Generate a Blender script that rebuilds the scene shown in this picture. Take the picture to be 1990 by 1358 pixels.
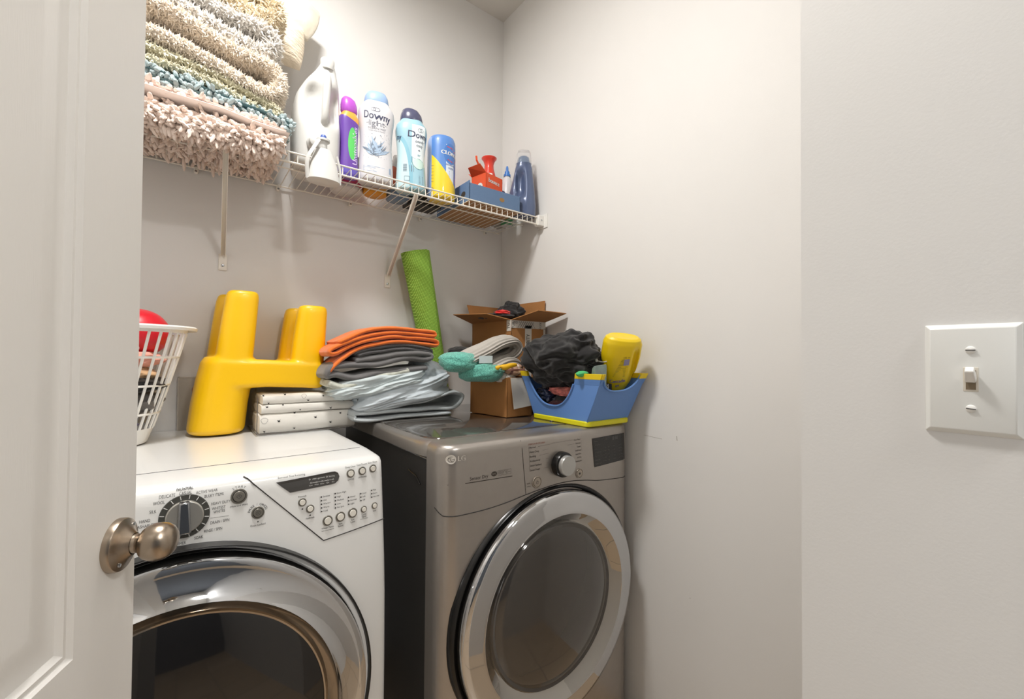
import bpy, bmesh, math, random
import numpy as np
from math import sin, cos, pi, radians, sqrt, hypot, atan2, exp
from mathutils import Vector, Matrix, noise

for o in list(bpy.data.objects): bpy.data.objects.remove(o)
SC = bpy.context.scene; COL = SC.collection

# ------------------------------------------------------------ camera
YAW, PITCH, ROLL, FPX = radians(37.2), radians(0.9), 0.008, 838.0
fw = Vector((sin(YAW)*cos(PITCH), cos(YAW)*cos(PITCH), sin(PITCH)))
rt = Vector((cos(YAW), -sin(YAW), 0)); up = rt.cross(fw)
rt2 = rt*cos(ROLL) + up*sin(ROLL); up2 = up*cos(ROLL) - rt*sin(ROLL)
cam = bpy.data.objects.new('camera', bpy.data.cameras.new('camera')); COL.objects.link(cam)
M = Matrix((rt2, up2, -fw)).transposed().to_4x4(); M.translation = (0, 0, 1.20); cam.matrix_world = M
cam.data.sensor_width = 36; cam.data.lens = FPX/1990*36; cam.data.clip_start = .02
SC.camera = cam
SC.view_settings.view_transform = 'Standard'; SC.view_settings.look = 'None'
SC.view_settings.gamma = 1; SC.view_settings.use_curve_mapping = False; SC.view_settings.exposure = 0.13

# ------------------------------------------------------------ world, ceiling lamp and added fill lights
w = bpy.data.worlds.new('world'); SC.world = w; w.use_nodes = True
w.node_tree.nodes['Background'].inputs[0].default_value = (.8, .85, .95, 1)
w.node_tree.nodes['Background'].inputs[1].default_value = .15
def area(name, loc, size, power, col, rot=(0, 0, 0), shape='DISK'):
    l = bpy.data.lights.new(name, 'AREA'); l.shape = shape; l.size = size; l.energy = power; l.color = col
    o = bpy.data.objects.new(name, l); COL.objects.link(o); o.location = loc; o.rotation_euler = rot; return o
area('laundry_ceiling_light', (.08, .88, 2.80), .26, 27, (1, .98, .95))
area('hall_fill_overhead', (.50, -.95, 2.70), .30, 21, (1, .99, .97))  # added fill behind the camera to brighten the door face; no fixture there
wl = area('hall_fill_side', (-1.72, -.75, 1.5), 1.0, 10, (.93, .97, 1), (0, radians(-90), 0), 'RECTANGLE'); wl.data.size_y = 1.3  # added soft side fill in the unseen hall; the wall has no window

# ------------------------------------------------------------ helpers
def lin(c):
    if isinstance(c, str): c = tuple(int(c[i:i+2], 16)/255 for i in (0, 2, 4))
    elif max(c) > 1.0: c = tuple(v/255 for v in c)
    return tuple(v/12.92 if v <= .04045 else ((v+.055)/1.055)**2.4 for v in c)
def mat(name, c, rough=.6, metal=0., bump=0., bscale=200., var=0., vscale=20., coat=0., trans=0., ior=1.5, emit=0., sheen=0., stretch=None, alpha=1., bdist=.002):
    m = bpy.data.materials.new(name); m.use_nodes = True; nt = m.node_tree; b = nt.nodes['Principled BSDF']
    c = lin(c); b.inputs['Base Color'].default_value = (*c, 1); b.inputs['Roughness'].default_value = rough
    b.inputs['Metallic'].default_value = metal; b.inputs['IOR'].default_value = ior
    b.inputs['Coat Weight'].default_value = coat; b.inputs['Coat Roughness'].default_value = .06
    b.inputs['Transmission Weight'].default_value = trans; b.inputs['Sheen Weight'].default_value = sheen
    b.inputs['Alpha'].default_value = alpha
    if emit: b.inputs['Emission Color'].default_value = (*c, 1); b.inputs['Emission Strength'].default_value = emit
    tc = nt.nodes.new('ShaderNodeTexCoord'); vec = tc.outputs['Object']
    if stretch:
        mp = nt.nodes.new('ShaderNodeMapping'); mp.inputs['Scale'].default_value = stretch
        nt.links.new(vec, mp.inputs[0]); vec = mp.outputs[0]
    if bump:
        n = nt.nodes.new('ShaderNodeTexNoise'); n.inputs['Scale'].default_value = bscale; n.inputs['Detail'].default_value = 4
        nt.links.new(vec, n.inputs['Vector']); bp = nt.nodes.new('ShaderNodeBump')
        bp.inputs['Strength'].default_value = bump; bp.inputs['Distance'].default_value = bdist
        nt.links.new(n.outputs['Fac'], bp.inputs['Height']); nt.links.new(bp.outputs[0], b.inputs['Normal'])
    if var:
        n = nt.nodes.new('ShaderNodeTexNoise'); n.inputs['Scale'].default_value = vscale; n.inputs['Detail'].default_value = 3
        nt.links.new(vec, n.inputs['Vector']); r = nt.nodes.new('ShaderNodeValToRGB')
        r.color_ramp.elements[0].position = .3; r.color_ramp.elements[1].position = .7
        r.color_ramp.elements[0].color = (*[v*(1-var) for v in c], 1); r.color_ramp.elements[1].color = (*[min(1, v*(1+var)) for v in c], 1)
        nt.links.new(n.outputs['Fac'], r.inputs[0]); nt.links.new(r.outputs[0], b.inputs['Base Color'])
    return m
def zoned(name, base, zones, rough=.4, coat=.3, alpha=1.):
    """printed colour zones in object space: zones = [(axis expression nodes)] each (ax, az, c0, sign, colour): where ax*x+az*z > c0"""
    m = mat(name, base, rough, coat=coat); nt = m.node_tree; b = nt.nodes['Principled BSDF']
    tc = nt.nodes.new('ShaderNodeTexCoord'); sp = nt.nodes.new('ShaderNodeSeparateXYZ'); nt.links.new(tc.outputs['Object'], sp.inputs[0])
    def mth(op, a, bb=None):
        n = nt.nodes.new('ShaderNodeMath'); n.operation = op
        for i, v in enumerate((a, bb)):
            if v is None: continue
            if isinstance(v, (int, float)): n.inputs[i].default_value = v
            else: nt.links.new(v, n.inputs[i])
        return n.outputs[0]
    x, z = sp.outputs[0], sp.outputs[2]
    cur = b.inputs['Base Color'].default_value[:]; last = None
    for kind, args, col in zones:
        if kind == 'line':    # a*x + b*z > c
            a, bb, c = args; f = mth('GREATER_THAN', mth('ADD', mth('MULTIPLY', x, a), mth('MULTIPLY', z, bb)), c)
        elif kind == 'ell':   # inside ellipse
            cx, cz, rx, rz = args
            f = mth('LESS_THAN', mth('ADD', mth('POWER', mth('ABSOLUTE', mth('DIVIDE', mth('SUBTRACT', x, cx), rx)), 2.), mth('POWER', mth('ABSOLUTE', mth('DIVIDE', mth('SUBTRACT', z, cz), rz)), 2.)), 1.)
        elif kind == 'wave':  # z < z0 + a*sin(k*x+p) + s*x
            z0, a, k, p, s = args
            f = mth('LESS_THAN', z, mth('ADD', mth('MULTIPLY', mth('SINE', mth('ADD', mth('MULTIPLY', x, k), p)), a), mth('ADD', mth('MULTIPLY', x, s), z0)))
        elif kind == 'box':
            x0, x1, z0, z1 = args
            f = mth('MULTIPLY', mth('MULTIPLY', mth('GREATER_THAN', x, x0), mth('LESS_THAN', x, x1)), mth('MULTIPLY', mth('GREATER_THAN', z, z0), mth('LESS_THAN', z, z1)))
        mx = nt.nodes.new('ShaderNodeMix'); mx.data_type = 'RGBA'
        nt.links.new(f, mx.inputs[0])
        if last is None: mx.inputs[6].default_value = cur
        else: nt.links.new(last, mx.inputs[6])
        mx.inputs[7].default_value = (*lin(col), 1); last = mx.outputs[2]
    nt.links.new(last, b.inputs['Base Color'])
    return m

class G:
    def __init__(s): s.v = []; s.f = []
    def add(s, v, f):
        n = len(s.v); s.v += [tuple(p) for p in v]; s.f += [tuple(i+n for i in q) for q in f]; return s
    def box(s, x0, x1, y0, y1, z0, z1):
        v = [(x, y, z) for z in (z0, z1) for y in (y0, y1) for x in (x0, x1)]
        return s.add(v, [(0, 2, 3, 1), (4, 5, 7, 6), (0, 1, 5, 4), (2, 6, 7, 3), (0, 4, 6, 2), (1, 3, 7, 5)])
    def obox(s, c, ax, ay, az, hx, hy, hz):
        c, ax, ay, az = Vector(c), Vector(ax).normalized()*hx, Vector(ay).normalized()*hy, Vector(az).normalized()*hz
        v = [c+ax*i+ay*j+az*k for k in (-1, 1) for j in (-1, 1) for i in (-1, 1)]
        return s.add(v, [(0, 2, 3, 1), (4, 5, 7, 6), (0, 1, 5, 4), (2, 6, 7, 3), (0, 4, 6, 2), (1, 3, 7, 5)])
    def loft(s, rings, caps=True, closed=False):
        n = len(rings[0]); v = [p for r in rings for p in r]; f = []
        m = len(rings)
        for i in range(m if closed else m-1):
            a, b = i*n, ((i+1) % m)*n
            for j in range(n): k = (j+1) % n; f.append((a+j, a+k, b+k, b+j))
        if caps and not closed:
            f.append(tuple(range(n-1, -1, -1))); f.append(tuple((m-1)*n+j for j in range(n)))
        return s.add(v, f)
    def grid(s, fn, nu, nv, cu=False, cv=False):
        v = [fn(i/(nu if cu else nu-1), j/(nv if cv else nv-1)) for i in range(nu) for j in range(nv)]; f = []
        for i in range(nu if cu else nu-1):
            for j in range(nv if cv else nv-1):
                a, b = i, (i+1) % nu; c, d = j, (j+1) % nv
                f.append((a*nv+c, b*nv+c, b*nv+d, a*nv+d))
        return s.add(v, f)
    def tube(s, pts, r, n=8, caps=True, closed=False, sy=1.):
        pts = [Vector(p) for p in pts]; rings = []; m = len(pts); prev = None
        for i, p in enumerate(pts):
            a = pts[(i-1) % m] if (i or closed) else p; b = pts[(i+1) % m] if (i < m-1 or closed) else p
            t = (b-a).normalized()
            if prev is None: nrm = t.orthogonal().normalized()
            else: nrm = (prev - t*prev.dot(t)).normalized()
            prev = nrm; bn = t.cross(nrm); rr = r[i] if isinstance(r, (list, tuple)) else r
            rings.append([p+(nrm*cos(2*pi*k/n)+bn*sin(2*pi*k/n)*sy)*rr for k in range(n)])
        return s.loft(rings, caps, closed)
    def lathe(s, prof, c=(0, 0, 0), ax=(0, 0, 1), n=32, caps=False):
        ax = Vector(ax).normalized(); a = Vector((0, 0, 1)) if abs(ax.z) < .9 else Vector((1, 0, 0))
        e1 = (a-ax*a.dot(ax)).normalized(); e2 = ax.cross(e1); c = Vector(c)
        return s.loft([[c+ax*h+(e1*cos(2*pi*k/n)+e2*sin(2*pi*k/n))*max(r, 1e-5) for k in range(n)] for r, h in prof], caps)
    def prism(s, poly, fn0, fn1):
        """poly 2D; fn0/fn1 map 2D to 3D"""
        return s.loft([[fn0(*p) for p in poly], [fn1(*p) for p in poly]])
    def disc(s, c, r, fn, n=24, rx=1.):
        v = [fn(c[0]+r*rx*cos(2*pi*k/n), c[1]+r*sin(2*pi*k/n)) for k in range(n)]
        return s.add(v, [tuple(range(n))])
    def ring(s, c, r0, r1, fn, n=24, a0=0, a1=2*pi):
        v = []; full = abs(a1-a0-2*pi) < 1e-6; m = n if full else n+1
        for k in range(m):
            a = a0+(a1-a0)*k/n
            v += [fn(c[0]+r0*cos(a), c[1]+r0*sin(a)), fn(c[0]+r1*cos(a), c[1]+r1*sin(a))]
        return s.add(v, [(2*k, 2*k+1, 2*((k+1) % m)+1, 2*((k+1) % m)) for k in range(n)])
    def poly(s, pts, fn, cuts=0):
        bm = bmesh.new(); bm.faces.new([bm.verts.new((p[0], p[1], 0)) for p in pts])
        bmesh.ops.triangulate(bm, faces=bm.faces[:])
        if cuts: bmesh.ops.subdivide_edges(bm, edges=bm.edges[:], cuts=cuts, use_grid_fill=True)
        bm.verts.index_update()
        s.add([fn(v.co.x, v.co.y) for v in bm.verts], [tuple(v.index for v in f.verts) for f in bm.faces]); bm.free(); return s
    def line(s, pts, wd, fn):
        for (x0, y0), (x1, y1) in zip(pts, pts[1:]):
            d = hypot(x1-x0, y1-y0) or 1; nx, ny = -(y1-y0)/d*wd/2, (x1-x0)/d*wd/2; k = max(1, int(d/.02))
            for i in range(k):
                a, b = i/k, (i+1)/k; p = (x0+(x1-x0)*a, y0+(y1-y0)*a); q = (x0+(x1-x0)*b, y0+(y1-y0)*b)
                s.add([fn(p[0]+nx, p[1]+ny), fn(q[0]+nx, q[1]+ny), fn(q[0]-nx, q[1]-ny), fn(p[0]-nx, p[1]-ny)], [(0, 1, 2, 3)])
        return s
    def xf(s, m, start=0):
        for i in range(start, len(s.v)): s.v[i] = tuple(m @ Vector(s.v[i]))
        return s

_tc = {}
def glyphs(t):
    if t not in _tc:
        cu = bpy.data.curves.new('t', 'FONT'); cu.body = t; cu.size = 1; cu.align_x = 'CENTER'; cu.align_y = 'CENTER'; cu.resolution_u = 3
        o = bpy.data.objects.new('t', cu); COL.objects.link(o); dg = bpy.context.evaluated_depsgraph_get()
        me = bpy.data.meshes.new_from_object(o.evaluated_get(dg)); v = [(p.co.x, p.co.y) for p in me.vertices]; f = [tuple(p.vertices) for p in me.polygons]
        bpy.data.objects.remove(o); bpy.data.curves.remove(cu); bpy.data.meshes.remove(me); _tc[t] = (v, f)
    return _tc[t]
def text(g, t, c, size, fn, ang=0, sx=1., align='C', bold=0):
    """flat printed lettering laid on the surface fn(u,v); c = centre (or left edge when align L)"""
    v, f = glyphs(t)
    if not v: return
    xs = [p[0] for p in v]; off = -min(xs) if align == 'L' else (-max(xs) if align == 'R' else 0)
    for dx in ((0,) if not bold else (-bold, bold)):
        out = []
        for x, y in v:
            x = (x+off)*size*sx+dx; y *= size
            out.append(fn(c[0]+x*cos(ang)-y*sin(ang), c[1]+x*sin(ang)+y*cos(ang)))
        g.add(out, f)
def arc_text(g, t, c, r, a0, a1, size, fn, sx=1.):
    n = len(t)
    for i, ch in enumerate(t):
        if ch == ' ': continue
        a = a0+(a1-a0)*i/max(1, n-1)
        text(g, ch, (c[0]+r*cos(a), c[1]+r*sin(a)), size, fn, a-pi/2, sx)

def thing(name, label, cat, loc=(0, 0, 0), rz=0., group=None, rot=None):
    o = bpy.data.objects.new(name, None); COL.objects.link(o); o.location = loc
    o.rotation_euler = rot if rot else (0, 0, rz); o.empty_display_size = .05
    o['label'] = label; o['category'] = cat
    if group: o['group'] = group
    return o
def obj(name, g, m, parent=None, loc=None, bevel=0., seg=2, sub=0, smooth=40, solid=0., label=None, local=False, bang=30, kind=None):
    """one mesh object. With a parent the geometry (given in world coordinates unless local) is moved into the parent's frame."""
    me = bpy.data.meshes.new(name); v = g.v
    base = parent
    org = Vector((0, 0, 0))
    if not local:
        p = parent
        while p is not None: org += Vector(p.location); p = p.parent
        if loc is not None: org = Vector(loc)
        v = [(a-org.x, b-org.y, c-org.z) for a, b, c in v]
    me.from_pydata(v, [], g.f); me.validate()
    bm = bmesh.new(); bm.from_mesh(me); bmesh.ops.recalc_face_normals(bm, faces=bm.faces[:]); bm.to_mesh(me); bm.free()
    o = bpy.data.objects.new(name, me); COL.objects.link(o); me.materials.append(m)
    if parent: o.parent = parent
    elif loc is not None: o.location = loc
    if smooth:
        for p in me.polygons: p.use_smooth = True
        me.set_sharp_from_angle(angle=radians(smooth))
    if solid:
        s = o.modifiers.new('solid', 'SOLIDIFY'); s.thickness = solid; s.offset = 0
    if bevel:
        b = o.modifiers.new('bevel', 'BEVEL'); b.width = bevel; b.segments = seg; b.limit_method = 'ANGLE'; b.angle_limit = radians(bang)
        b.harden_normals = False
    if sub:
        s = o.modifiers.new('sub', 'SUBSURF'); s.levels = s.render_levels = sub
    if label: o['label'] = label
    if kind: o['kind'] = kind
    return o
def tag(o, label, cat, group=None):
    o['label'] = label; o['category'] = cat
    if group: o['group'] = group
    return o
def struct(name, g, m, **k):
    o = obj(name, g, m, **k); o['kind'] = 'structure'; return o
def sq(rx, ry, z, cx=0, cy=0, e=2.5, n=32, rot=0., tx=0., ty=0.):
    """superellipse ring at height z, tilted by tx*x + ty*y"""
    out = []
    for k in range(n):
        a = 2*pi*k/n; c, s_ = cos(a), sin(a)
        x = rx*abs(c)**(2/e)*(1 if c >= 0 else -1); y = ry*abs(s_)**(2/e)*(1 if s_ >= 0 else -1)
        X, Y = x*cos(rot)-y*sin(rot), x*sin(rot)+y*cos(rot); out.append((cx+X, cy+Y, z+tx*x+ty*y))
    return out
def nz(p, s=1., seed=0.): return noise.noise(Vector((p[0]*s+seed, p[1]*s-seed*.7, p[2]*s+seed*.31)))
def smoothpath(pts, k=6, closed=False):
    """Catmull-Rom through points"""
    P = [Vector(p) for p in pts]; n = len(P); out = []
    for i in range(n if closed else n-1):
        p0 = P[i-1] if (i or closed) else P[0]; p1 = P[i]; p2 = P[(i+1) % n]; p3 = P[(i+2) % n] if (i+2 < n or closed) else P[-1]
        for j in range(k):
            t = j/k; out.append(.5*((2*p1)+(p2-p0)*t+(2*p0-5*p1+4*p2-p3)*t*t+(3*p1-p0-3*p2+p3)*t**3))
    if not closed: out.append(P[-1])
    return out

# ------------------------------------------------------------ materials
WALL = mat('wall_paint', (225, 223, 220), .75, bump=.06, bscale=260, var=.015, vscale=3)
CEIL = mat('ceiling_paint', (214, 210, 203), .9, bump=.15, bscale=150)
DOORW = mat('door_paint', (234, 231, 226), .42, bump=.25, bscale=60, stretch=(14, 14, 1), bdist=.0006)
WHITE = mat('white_enamel', (226, 226, 224), .28, coat=.35)
WHITEP = mat('white_plastic', (232, 230, 225), .38)
WIRE = mat('white_vinyl_wire', (233, 228, 218), .4)
NICKEL = mat('brushed_nickel', (172, 158, 142), .27, 1., bump=.08, bscale=90, stretch=(1, 1, 30))
CHROME = mat('chrome', (205, 206, 208), .05, 1.)
SATIN = mat('satin_chrome', (190, 192, 194), .2, 1.)
STEEL = mat('graphite_steel', (172, 166, 160), .33, .75, bump=.05, bscale=300, var=.02, vscale=40)
LID = mat('glossy_graphite_lid', (112, 106, 100), .09, .6, coat=.5)
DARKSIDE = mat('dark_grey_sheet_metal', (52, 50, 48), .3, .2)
BLACK = mat('black_plastic', (14, 14, 14), .25)
RUBBER = mat('black_rubber', (22, 22, 22), .6)
INK = mat('dark_grey_ink', (62, 60, 58), .6)
LINE = mat('dark_seam', (40, 38, 36), .6)
INKW = mat('white_ink', (225, 225, 222), .5)
GLASSD = mat('dark_door_glass', (20, 18, 18), .04, coat=.6)

# ------------------------------------------------------------ room
FT = mat('beige_floor_tile', (190, 170, 146), .35); nt = FT.node_tree; bt = nt.nodes.new('ShaderNodeTexBrick'); tc = nt.nodes.new('ShaderNodeTexCoord'); nt.links.new(tc.outputs['Object'], bt.inputs['Vector'])
bt.offset = 0; bt.inputs['Scale'].default_value = 1; bt.inputs['Brick Width'].default_value = .33; bt.inputs['Row Height'].default_value = .33; bt.inputs['Mortar Size'].default_value = .004
bt.inputs['Color1'].default_value = (*lin((196, 174, 148)), 1); bt.inputs['Color2'].default_value = (*lin((184, 160, 132)), 1); bt.inputs['Mortar'].default_value = (*lin((150, 134, 116)), 1)
nt.links.new(bt.outputs['Color'], nt.nodes['Principled BSDF'].inputs['Base Color'])
struct('floor', G().box(-2.2, 1.4, -2.4, 1.9, -.05, 0), FT)
CZ = 2.863
struct('ceiling', G().box(-2.2, 1.4, -2.4, 1.9, CZ, CZ+.06), CEIL)
struct('wall_back', G().box(-.85, 1.36, 1.725, 1.80, 0, CZ), WALL)
wr_ = struct('wall_right', G().box(1.24, 1.34, .12, 1.725, 0, CZ), WALL)
struct('wall_left', G().box(-.85, -.75, .05, 1.725, 0, CZ), WALL)
struct('wall_near', G().box(.65, 1.24, -2.2, .223, 0, CZ), WALL)
struct('wall_front', G().box(-1.9, -.40, -.06, .05, 0, CZ), WALL)
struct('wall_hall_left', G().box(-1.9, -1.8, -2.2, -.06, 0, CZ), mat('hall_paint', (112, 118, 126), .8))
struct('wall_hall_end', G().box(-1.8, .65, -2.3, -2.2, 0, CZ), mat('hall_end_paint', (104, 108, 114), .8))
# hairline crack and scuffs low on the right wall are wear with a shape of their own

# ------------------------------------------------------------ washing machine
WX0, WX1 = -.352, .382; WCX = .015
WPROF = [(1.722, .90), (1.722, .958), (1.30, .962), (1.12, .963), (1.045, .960), (1.024, .956), (1.015, .945), (1.011, .925), (.996, .811), (.987, .73), (.981, .65), (.978, .50), (.978, .30), (.980, .02)]
def wprof(z):
    P = [(y, zz) for y, zz in WPROF[5:]]
    for (y0, z0), (y1, z1) in zip(P, P[1:]):
        if z1 <= z <= z0: return y0+(y1-y0)*(z0-z)/(z0-z1)
    return P[0][0] if z > P[0][1] else P[-1][0]
def wbulge(x): u = min(1, abs((x-WCX)/.367)); return .016*(1-u**4)
def wfront(x, z, d=.0006): return (x, wprof(z)-wbulge(x)-d-(.0012 if z > .938 else 0), z+(.0006 if z > .944 else 0))
W = thing('washing_machine', 'white front-loading washing machine with dial and grey push buttons, left of the grey dryer', 'washing machine', (WCX, 1.35, 0))
g = G(); rings = []
xs = [WX0+(WX1-WX0)*(1-cos(pi*i/28))/2 for i in range(29)]
for x in xs:
    e = min(1, min(x-WX0, WX1-x)/.014); rr = .014*(1-sqrt(max(0, 1-(1-e)**2)))
    ring = []
    for y, z in WPROF:
        if y < 1.03: ring.append((x, y-wbulge(x)+rr*.6, z-(rr*.3 if z > .95 else 0)))
        else: ring.append((x, y-wbulge(x)*max(0, (1.3-y)/.3 if y < 1.3 else 0)*.9, z-rr*.6))
    ring.append((x, 1.722, .02)); rings.append(ring)
g.loft(rings)
obj('body', g, WHITE, W, smooth=50)
# control panel insert: the white triangle-cornered fascia, drawn by its seam
g = G()
seam = [(.097, .9565), (.104, .952)] + [(.104+(.243-.104)*i/48, .952+(.803-.952)*i/48) for i in range(1, 49)] + [(.243+(.381-.243)*i/6, .803+.012*i/6) for i in range(1, 7)]
g.tube([wfront(x, z, .0) for x, z in seam], .0011, 6)
g.tube([(WX0+.02+(WX1-WX0-.04)*i/20, 1.122-wbulge(WX0+.02+(WX1-WX0-.04)*i/20)*.5, .9632) for i in range(21)], .0007, 5)
obj('panel_seam', g, LINE, W)
g = G()
F = wfront
# dial
def wl_(x, z, d): return wfront(x, z, d)
dc = (.005, .9035); DR = .0378
g = G(); n = 40
pl = [(dc[0]+DR*cos(2*pi*k/n), dc[1]+DR*sin(2*pi*k/n)) for k in range(n)]
g.prism(pl, lambda a, b: F(a, b, -.002), lambda a, b: F(a, b, .003))
dial = obj('dial', g, mat('dial_grey', (66, 66, 62), .35), W, bevel=.0008)
g = G()
for k in range(16):
    a = 2*pi*(k+.5)/16; g.line([(dc[0]+.030*cos(a), dc[1]+.030*sin(a)), (dc[0]+.0368*cos(a), dc[1]+.0368*sin(a))], .0012, lambda x, z: F(x, z, .0036))
obj('tick_marks', g, INKW, dial, smooth=0)
g = G(); g.prism([(dc[0]+.0285*cos(2*pi*k/n), dc[1]+.0285*sin(2*pi*k/n)) for k in range(n)], lambda a, b: F(a, b, .003), lambda a, b: F(a, b, .010))
knobm = mat('silver_plastic', (178, 175, 168), .25, .7)
kb = obj('knob', g, knobm, dial, bevel=.002)
g = G(); g.prism([(dc[0]-.009, dc[1]+.0285), (dc[0]+.007, dc[1]+.0285), (dc[0]+.010, dc[1]-.027), (dc[0]-.010, dc[1]-.027)], lambda a, b: F(a, b, .008), lambda a, b: F(a, b, .022))
obj('grip', g, mat('dark_chrome', (150, 152, 155), .12, 1.), kb, bevel=.003)
# round buttons
BTN = mat('button_white', (222, 218, 208), .35); BEZ = mat('button_bezel', (135, 131, 122), .3, .6)
def wbutton(x, z, r, metal=False):
    g = G(); g.prism([(x+r*cos(2*pi*k/24), z+r*sin(2*pi*k/24)) for k in range(24)], lambda a, b: F(a, b, -.001), lambda a, b: F(a, b, .0022))
    b = obj('button', g, BEZ, W, bevel=.0006)
    g = G(); g.ring((x, z), r*.80, r*.70, lambda a, c: F(a, c, .0026), 24); obj('button_gap', g, LINE, b, smooth=0)
    g = G(); q = r*.70; g.prism([(x+q*cos(2*pi*k/24), z+q*sin(2*pi*k/24)) for k in range(24)], lambda a, c: F(a, c, .0015), lambda a, c: F(a, c, .0045))
    obj('button_cap', g, BEZ if metal else BTN, b, bevel=.0008); return b
b = wbutton(.089, .923, .0140, True)
g = G(); g.line([(.089, .928), (.0935, .9235), (.089, .919), (.0845, .9235), (.089, .928)], .0006, lambda x, z: F(x, z, .0049)); g.line([(.089, .926), (.089, .922)], .0008, lambda x, z: F(x, z, .0049)); obj('start_symbol', g, INK, b, smooth=0)
b = wbutton(.121, .886, .0115, True)
g = G(); g.ring((.121, .886), .0040, .0034, lambda x, z: F(x, z, .0049), 16); g.line([(.119, .888), (.123, .884)], .0005, lambda x, z: F(x, z, .0049)); g.line([(.119, .884), (.123, .888)], .0005, lambda x, z: F(x, z, .0049)); obj('pause_symbol', g, INK, b, smooth=0)
for x, z, r in [(.304, .932, .0092), (.331, .933, .0092), (.357, .934, .0088), (.202, .890, .0082), (.217, .874, .0082), (.252, .842, .0105), (.279, .844, .0105), (.306, .846, .0105), (.332, .848, .0072), (.358, .850, .0072)]: wbutton(x, z, r)
# status display
g = G(); pts = [(.153, .9378), (.262, .9425), (.2695, .942), (.276, .938), (.279, .930), (.276, .922), (.2695, .917), (.262, .916), (.179, .9135)]
g.poly(pts, lambda x, z: F(x, z, .0012), 4)
dsp = obj('display', g, mat('display_grey', (70, 68, 66), .3), W, smooth=0, bevel=0)
g = G(); FD = lambda x, z: F(x, z, .0018)
for i, t in enumerate(['Soak', 'Wash', 'Rinse', 'Spin', 'Dry']):
    x = .219+.0115*i; text(g, t, (x, .921), .0036, FD); g.ring((x, .926), .0016, .0011, FD, 12)
    if i < 4: g.line([(x+.0016, .926), (x+.0099, .926)], .0006, FD)
text(g, 'Add a garment', (.235, .9335), .0042, FD); text(g, 'Sensing', (.262, .9335), .0042, FD); g.ring((.217, .9335), .0016, .0011, FD, 12); g.ring((.252, .9335), .0016, .0011, FD, 12)
obj('display_lettering', g, INKW, dsp, smooth=0)
# printed lettering
g = G(); S = .0074
for t, x, z, al in [('CASUAL', .0055, .9435, 'C'), ('ACTIVE WEAR', .021, .941, 'L'), ('BULKY ITEMS', .034, .932, 'L'), ('HEAVY DUTY', .0445, .9165, 'L'), ('WHITEST', .0455, .9075, 'L'), ('WHITES', .0480, .9010, 'L'), ('DRAIN / SPIN', .0435, .8825, 'L'), ('RINSE / SPIN', .0345, .8695, 'L'), ('SOAK', .0195, .861, 'L'), ('PREWASH+TIMER', .0075, .8565, 'R'), ('SILK', -.0355, .9195, 'R'), ('WOOL', -.024, .933, 'R'), ('DELICATE', -.0095, .9425, 'R'), ('HAND', -.0435, .906, 'R'), ('WASHABLES', -.0375, .8975, 'R')]:
    text(g, t, (x, z), S, F, 0, .70, al)
text(g, 'NORMAL', (.0045, .9505), S, F, 0, .82, 'C', .0001)
g.line([(.0435, .8915), (.0725, .8900)], .0005, F)
arc_text(g, 'START', (.089, .923), .0175, radians(122), radians(58), .0062, F)
arc_text(g, 'PAUSE / CANCEL', (.121, .886), .0155, radians(165), radians(15), .0062, F)
text(g, '(Hold and Wait)', (.089, .9055), .0045, F); g.disc((.121, .8685), .0013, F, 10); text(g, 'Door Locked', (.121, .8625), .0048, F)
S2 = .0048
text(g, 'Estimated Time Remaining', (.157, .9455), S2, F, 0, 1, 'L')
for t, x, z in [('Deep Clean', .304, .9455), ('Cool Downs', .331, .9465), ('Extra Rinse', .357, .947), ('CYCLE', .304, .9185), ('OPTIONS', .331, .919), ('Prewash', .202, .9015), ('FanFresh', .217, .855), ('Water Temp', .252, .8275), ('hold to lock controls', .252, .8225), ('Spin', .279, .829), ('Speed', .279, .8245), ('Soil', .306, .831), ('Level', .306, .8265), ('Cycle', .332, .8365), ('Signal', .332, .832), ('hold to change', .332, .8275), ('End', .358, .8385)]: text(g, t, (x, z), S2 if 'hold' not in t else .003, F)
for x, z0, nn, words in [(.240, .893, 5, ['Sanitize', 'Hot', 'Warm+', 'Warm', 'Cold']), (.269, .8945, 5, ['Extra High', 'High', 'Medium', 'Low', 'No Spin']), (.298, .881, 3, ['Heavy', 'Normal', 'Light']), (.326, .883, 3, ['Loud', 'Soft', 'Off']), (.352, .885, 3, ['Max', 'Extra', 'Normal'])]:
    for i in range(nn):
        z = z0-.0075*i; g.disc((x, z), .0017, F, 10); text(g, words[i], (x+.0035, z), S2, F, 0, 1, 'L')
    g.line([(x-.0028, z0+.002), (x-.0028, z0-.0075*(nn-1)-.002)], .0003, F)
g.disc((.202, .876), .0016, F, 10); g.disc((.217, .8605), .0016, F, 10)
obj('panel_lettering', g, INK, W, smooth=0)
# door
DC = (-.005, .503); 
def wdoor(r, a, y): return (DC[0]+r*cos(a), y, DC[1]+r*sin(a))
def lathe_y(prof, c, n=96): return G().lathe([(r, -y) for r, y in prof], (c[0], 0, c[1]), (0, -1, 0), n)
wd = obj('door', lathe_y([(.3505, .990), (.3490, .964), (.3455, .966), (.339, .985), (.334, .975), (.333, .958)], DC), mat('door_groove_grey', (34, 33, 31), .35), W)
obj('door_trim', lathe_y([(.336, .985), (.334, .955), (.331, .946), (.326, .943), (.318, .944), (.295, .939), (.278, .931), (.270, .924), (.2675, .922)], DC), CHROME, wd)
obj('inner_bezel', lathe_y([(.2675, .922), (.2655, .9255), (.256, .934), (.247, .940), (.2455, .9345), (.2425, .9345)], DC), mat('dark_chrome_bezel', (176, 166, 154), .10, 1.), wd)
obj('door_glass', lathe_y([(.2430, .936), (.236, .934), (.20, .926), (.12, .914), (.05, .909), (1e-4, .908)], DC), GLASSD, wd)

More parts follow.
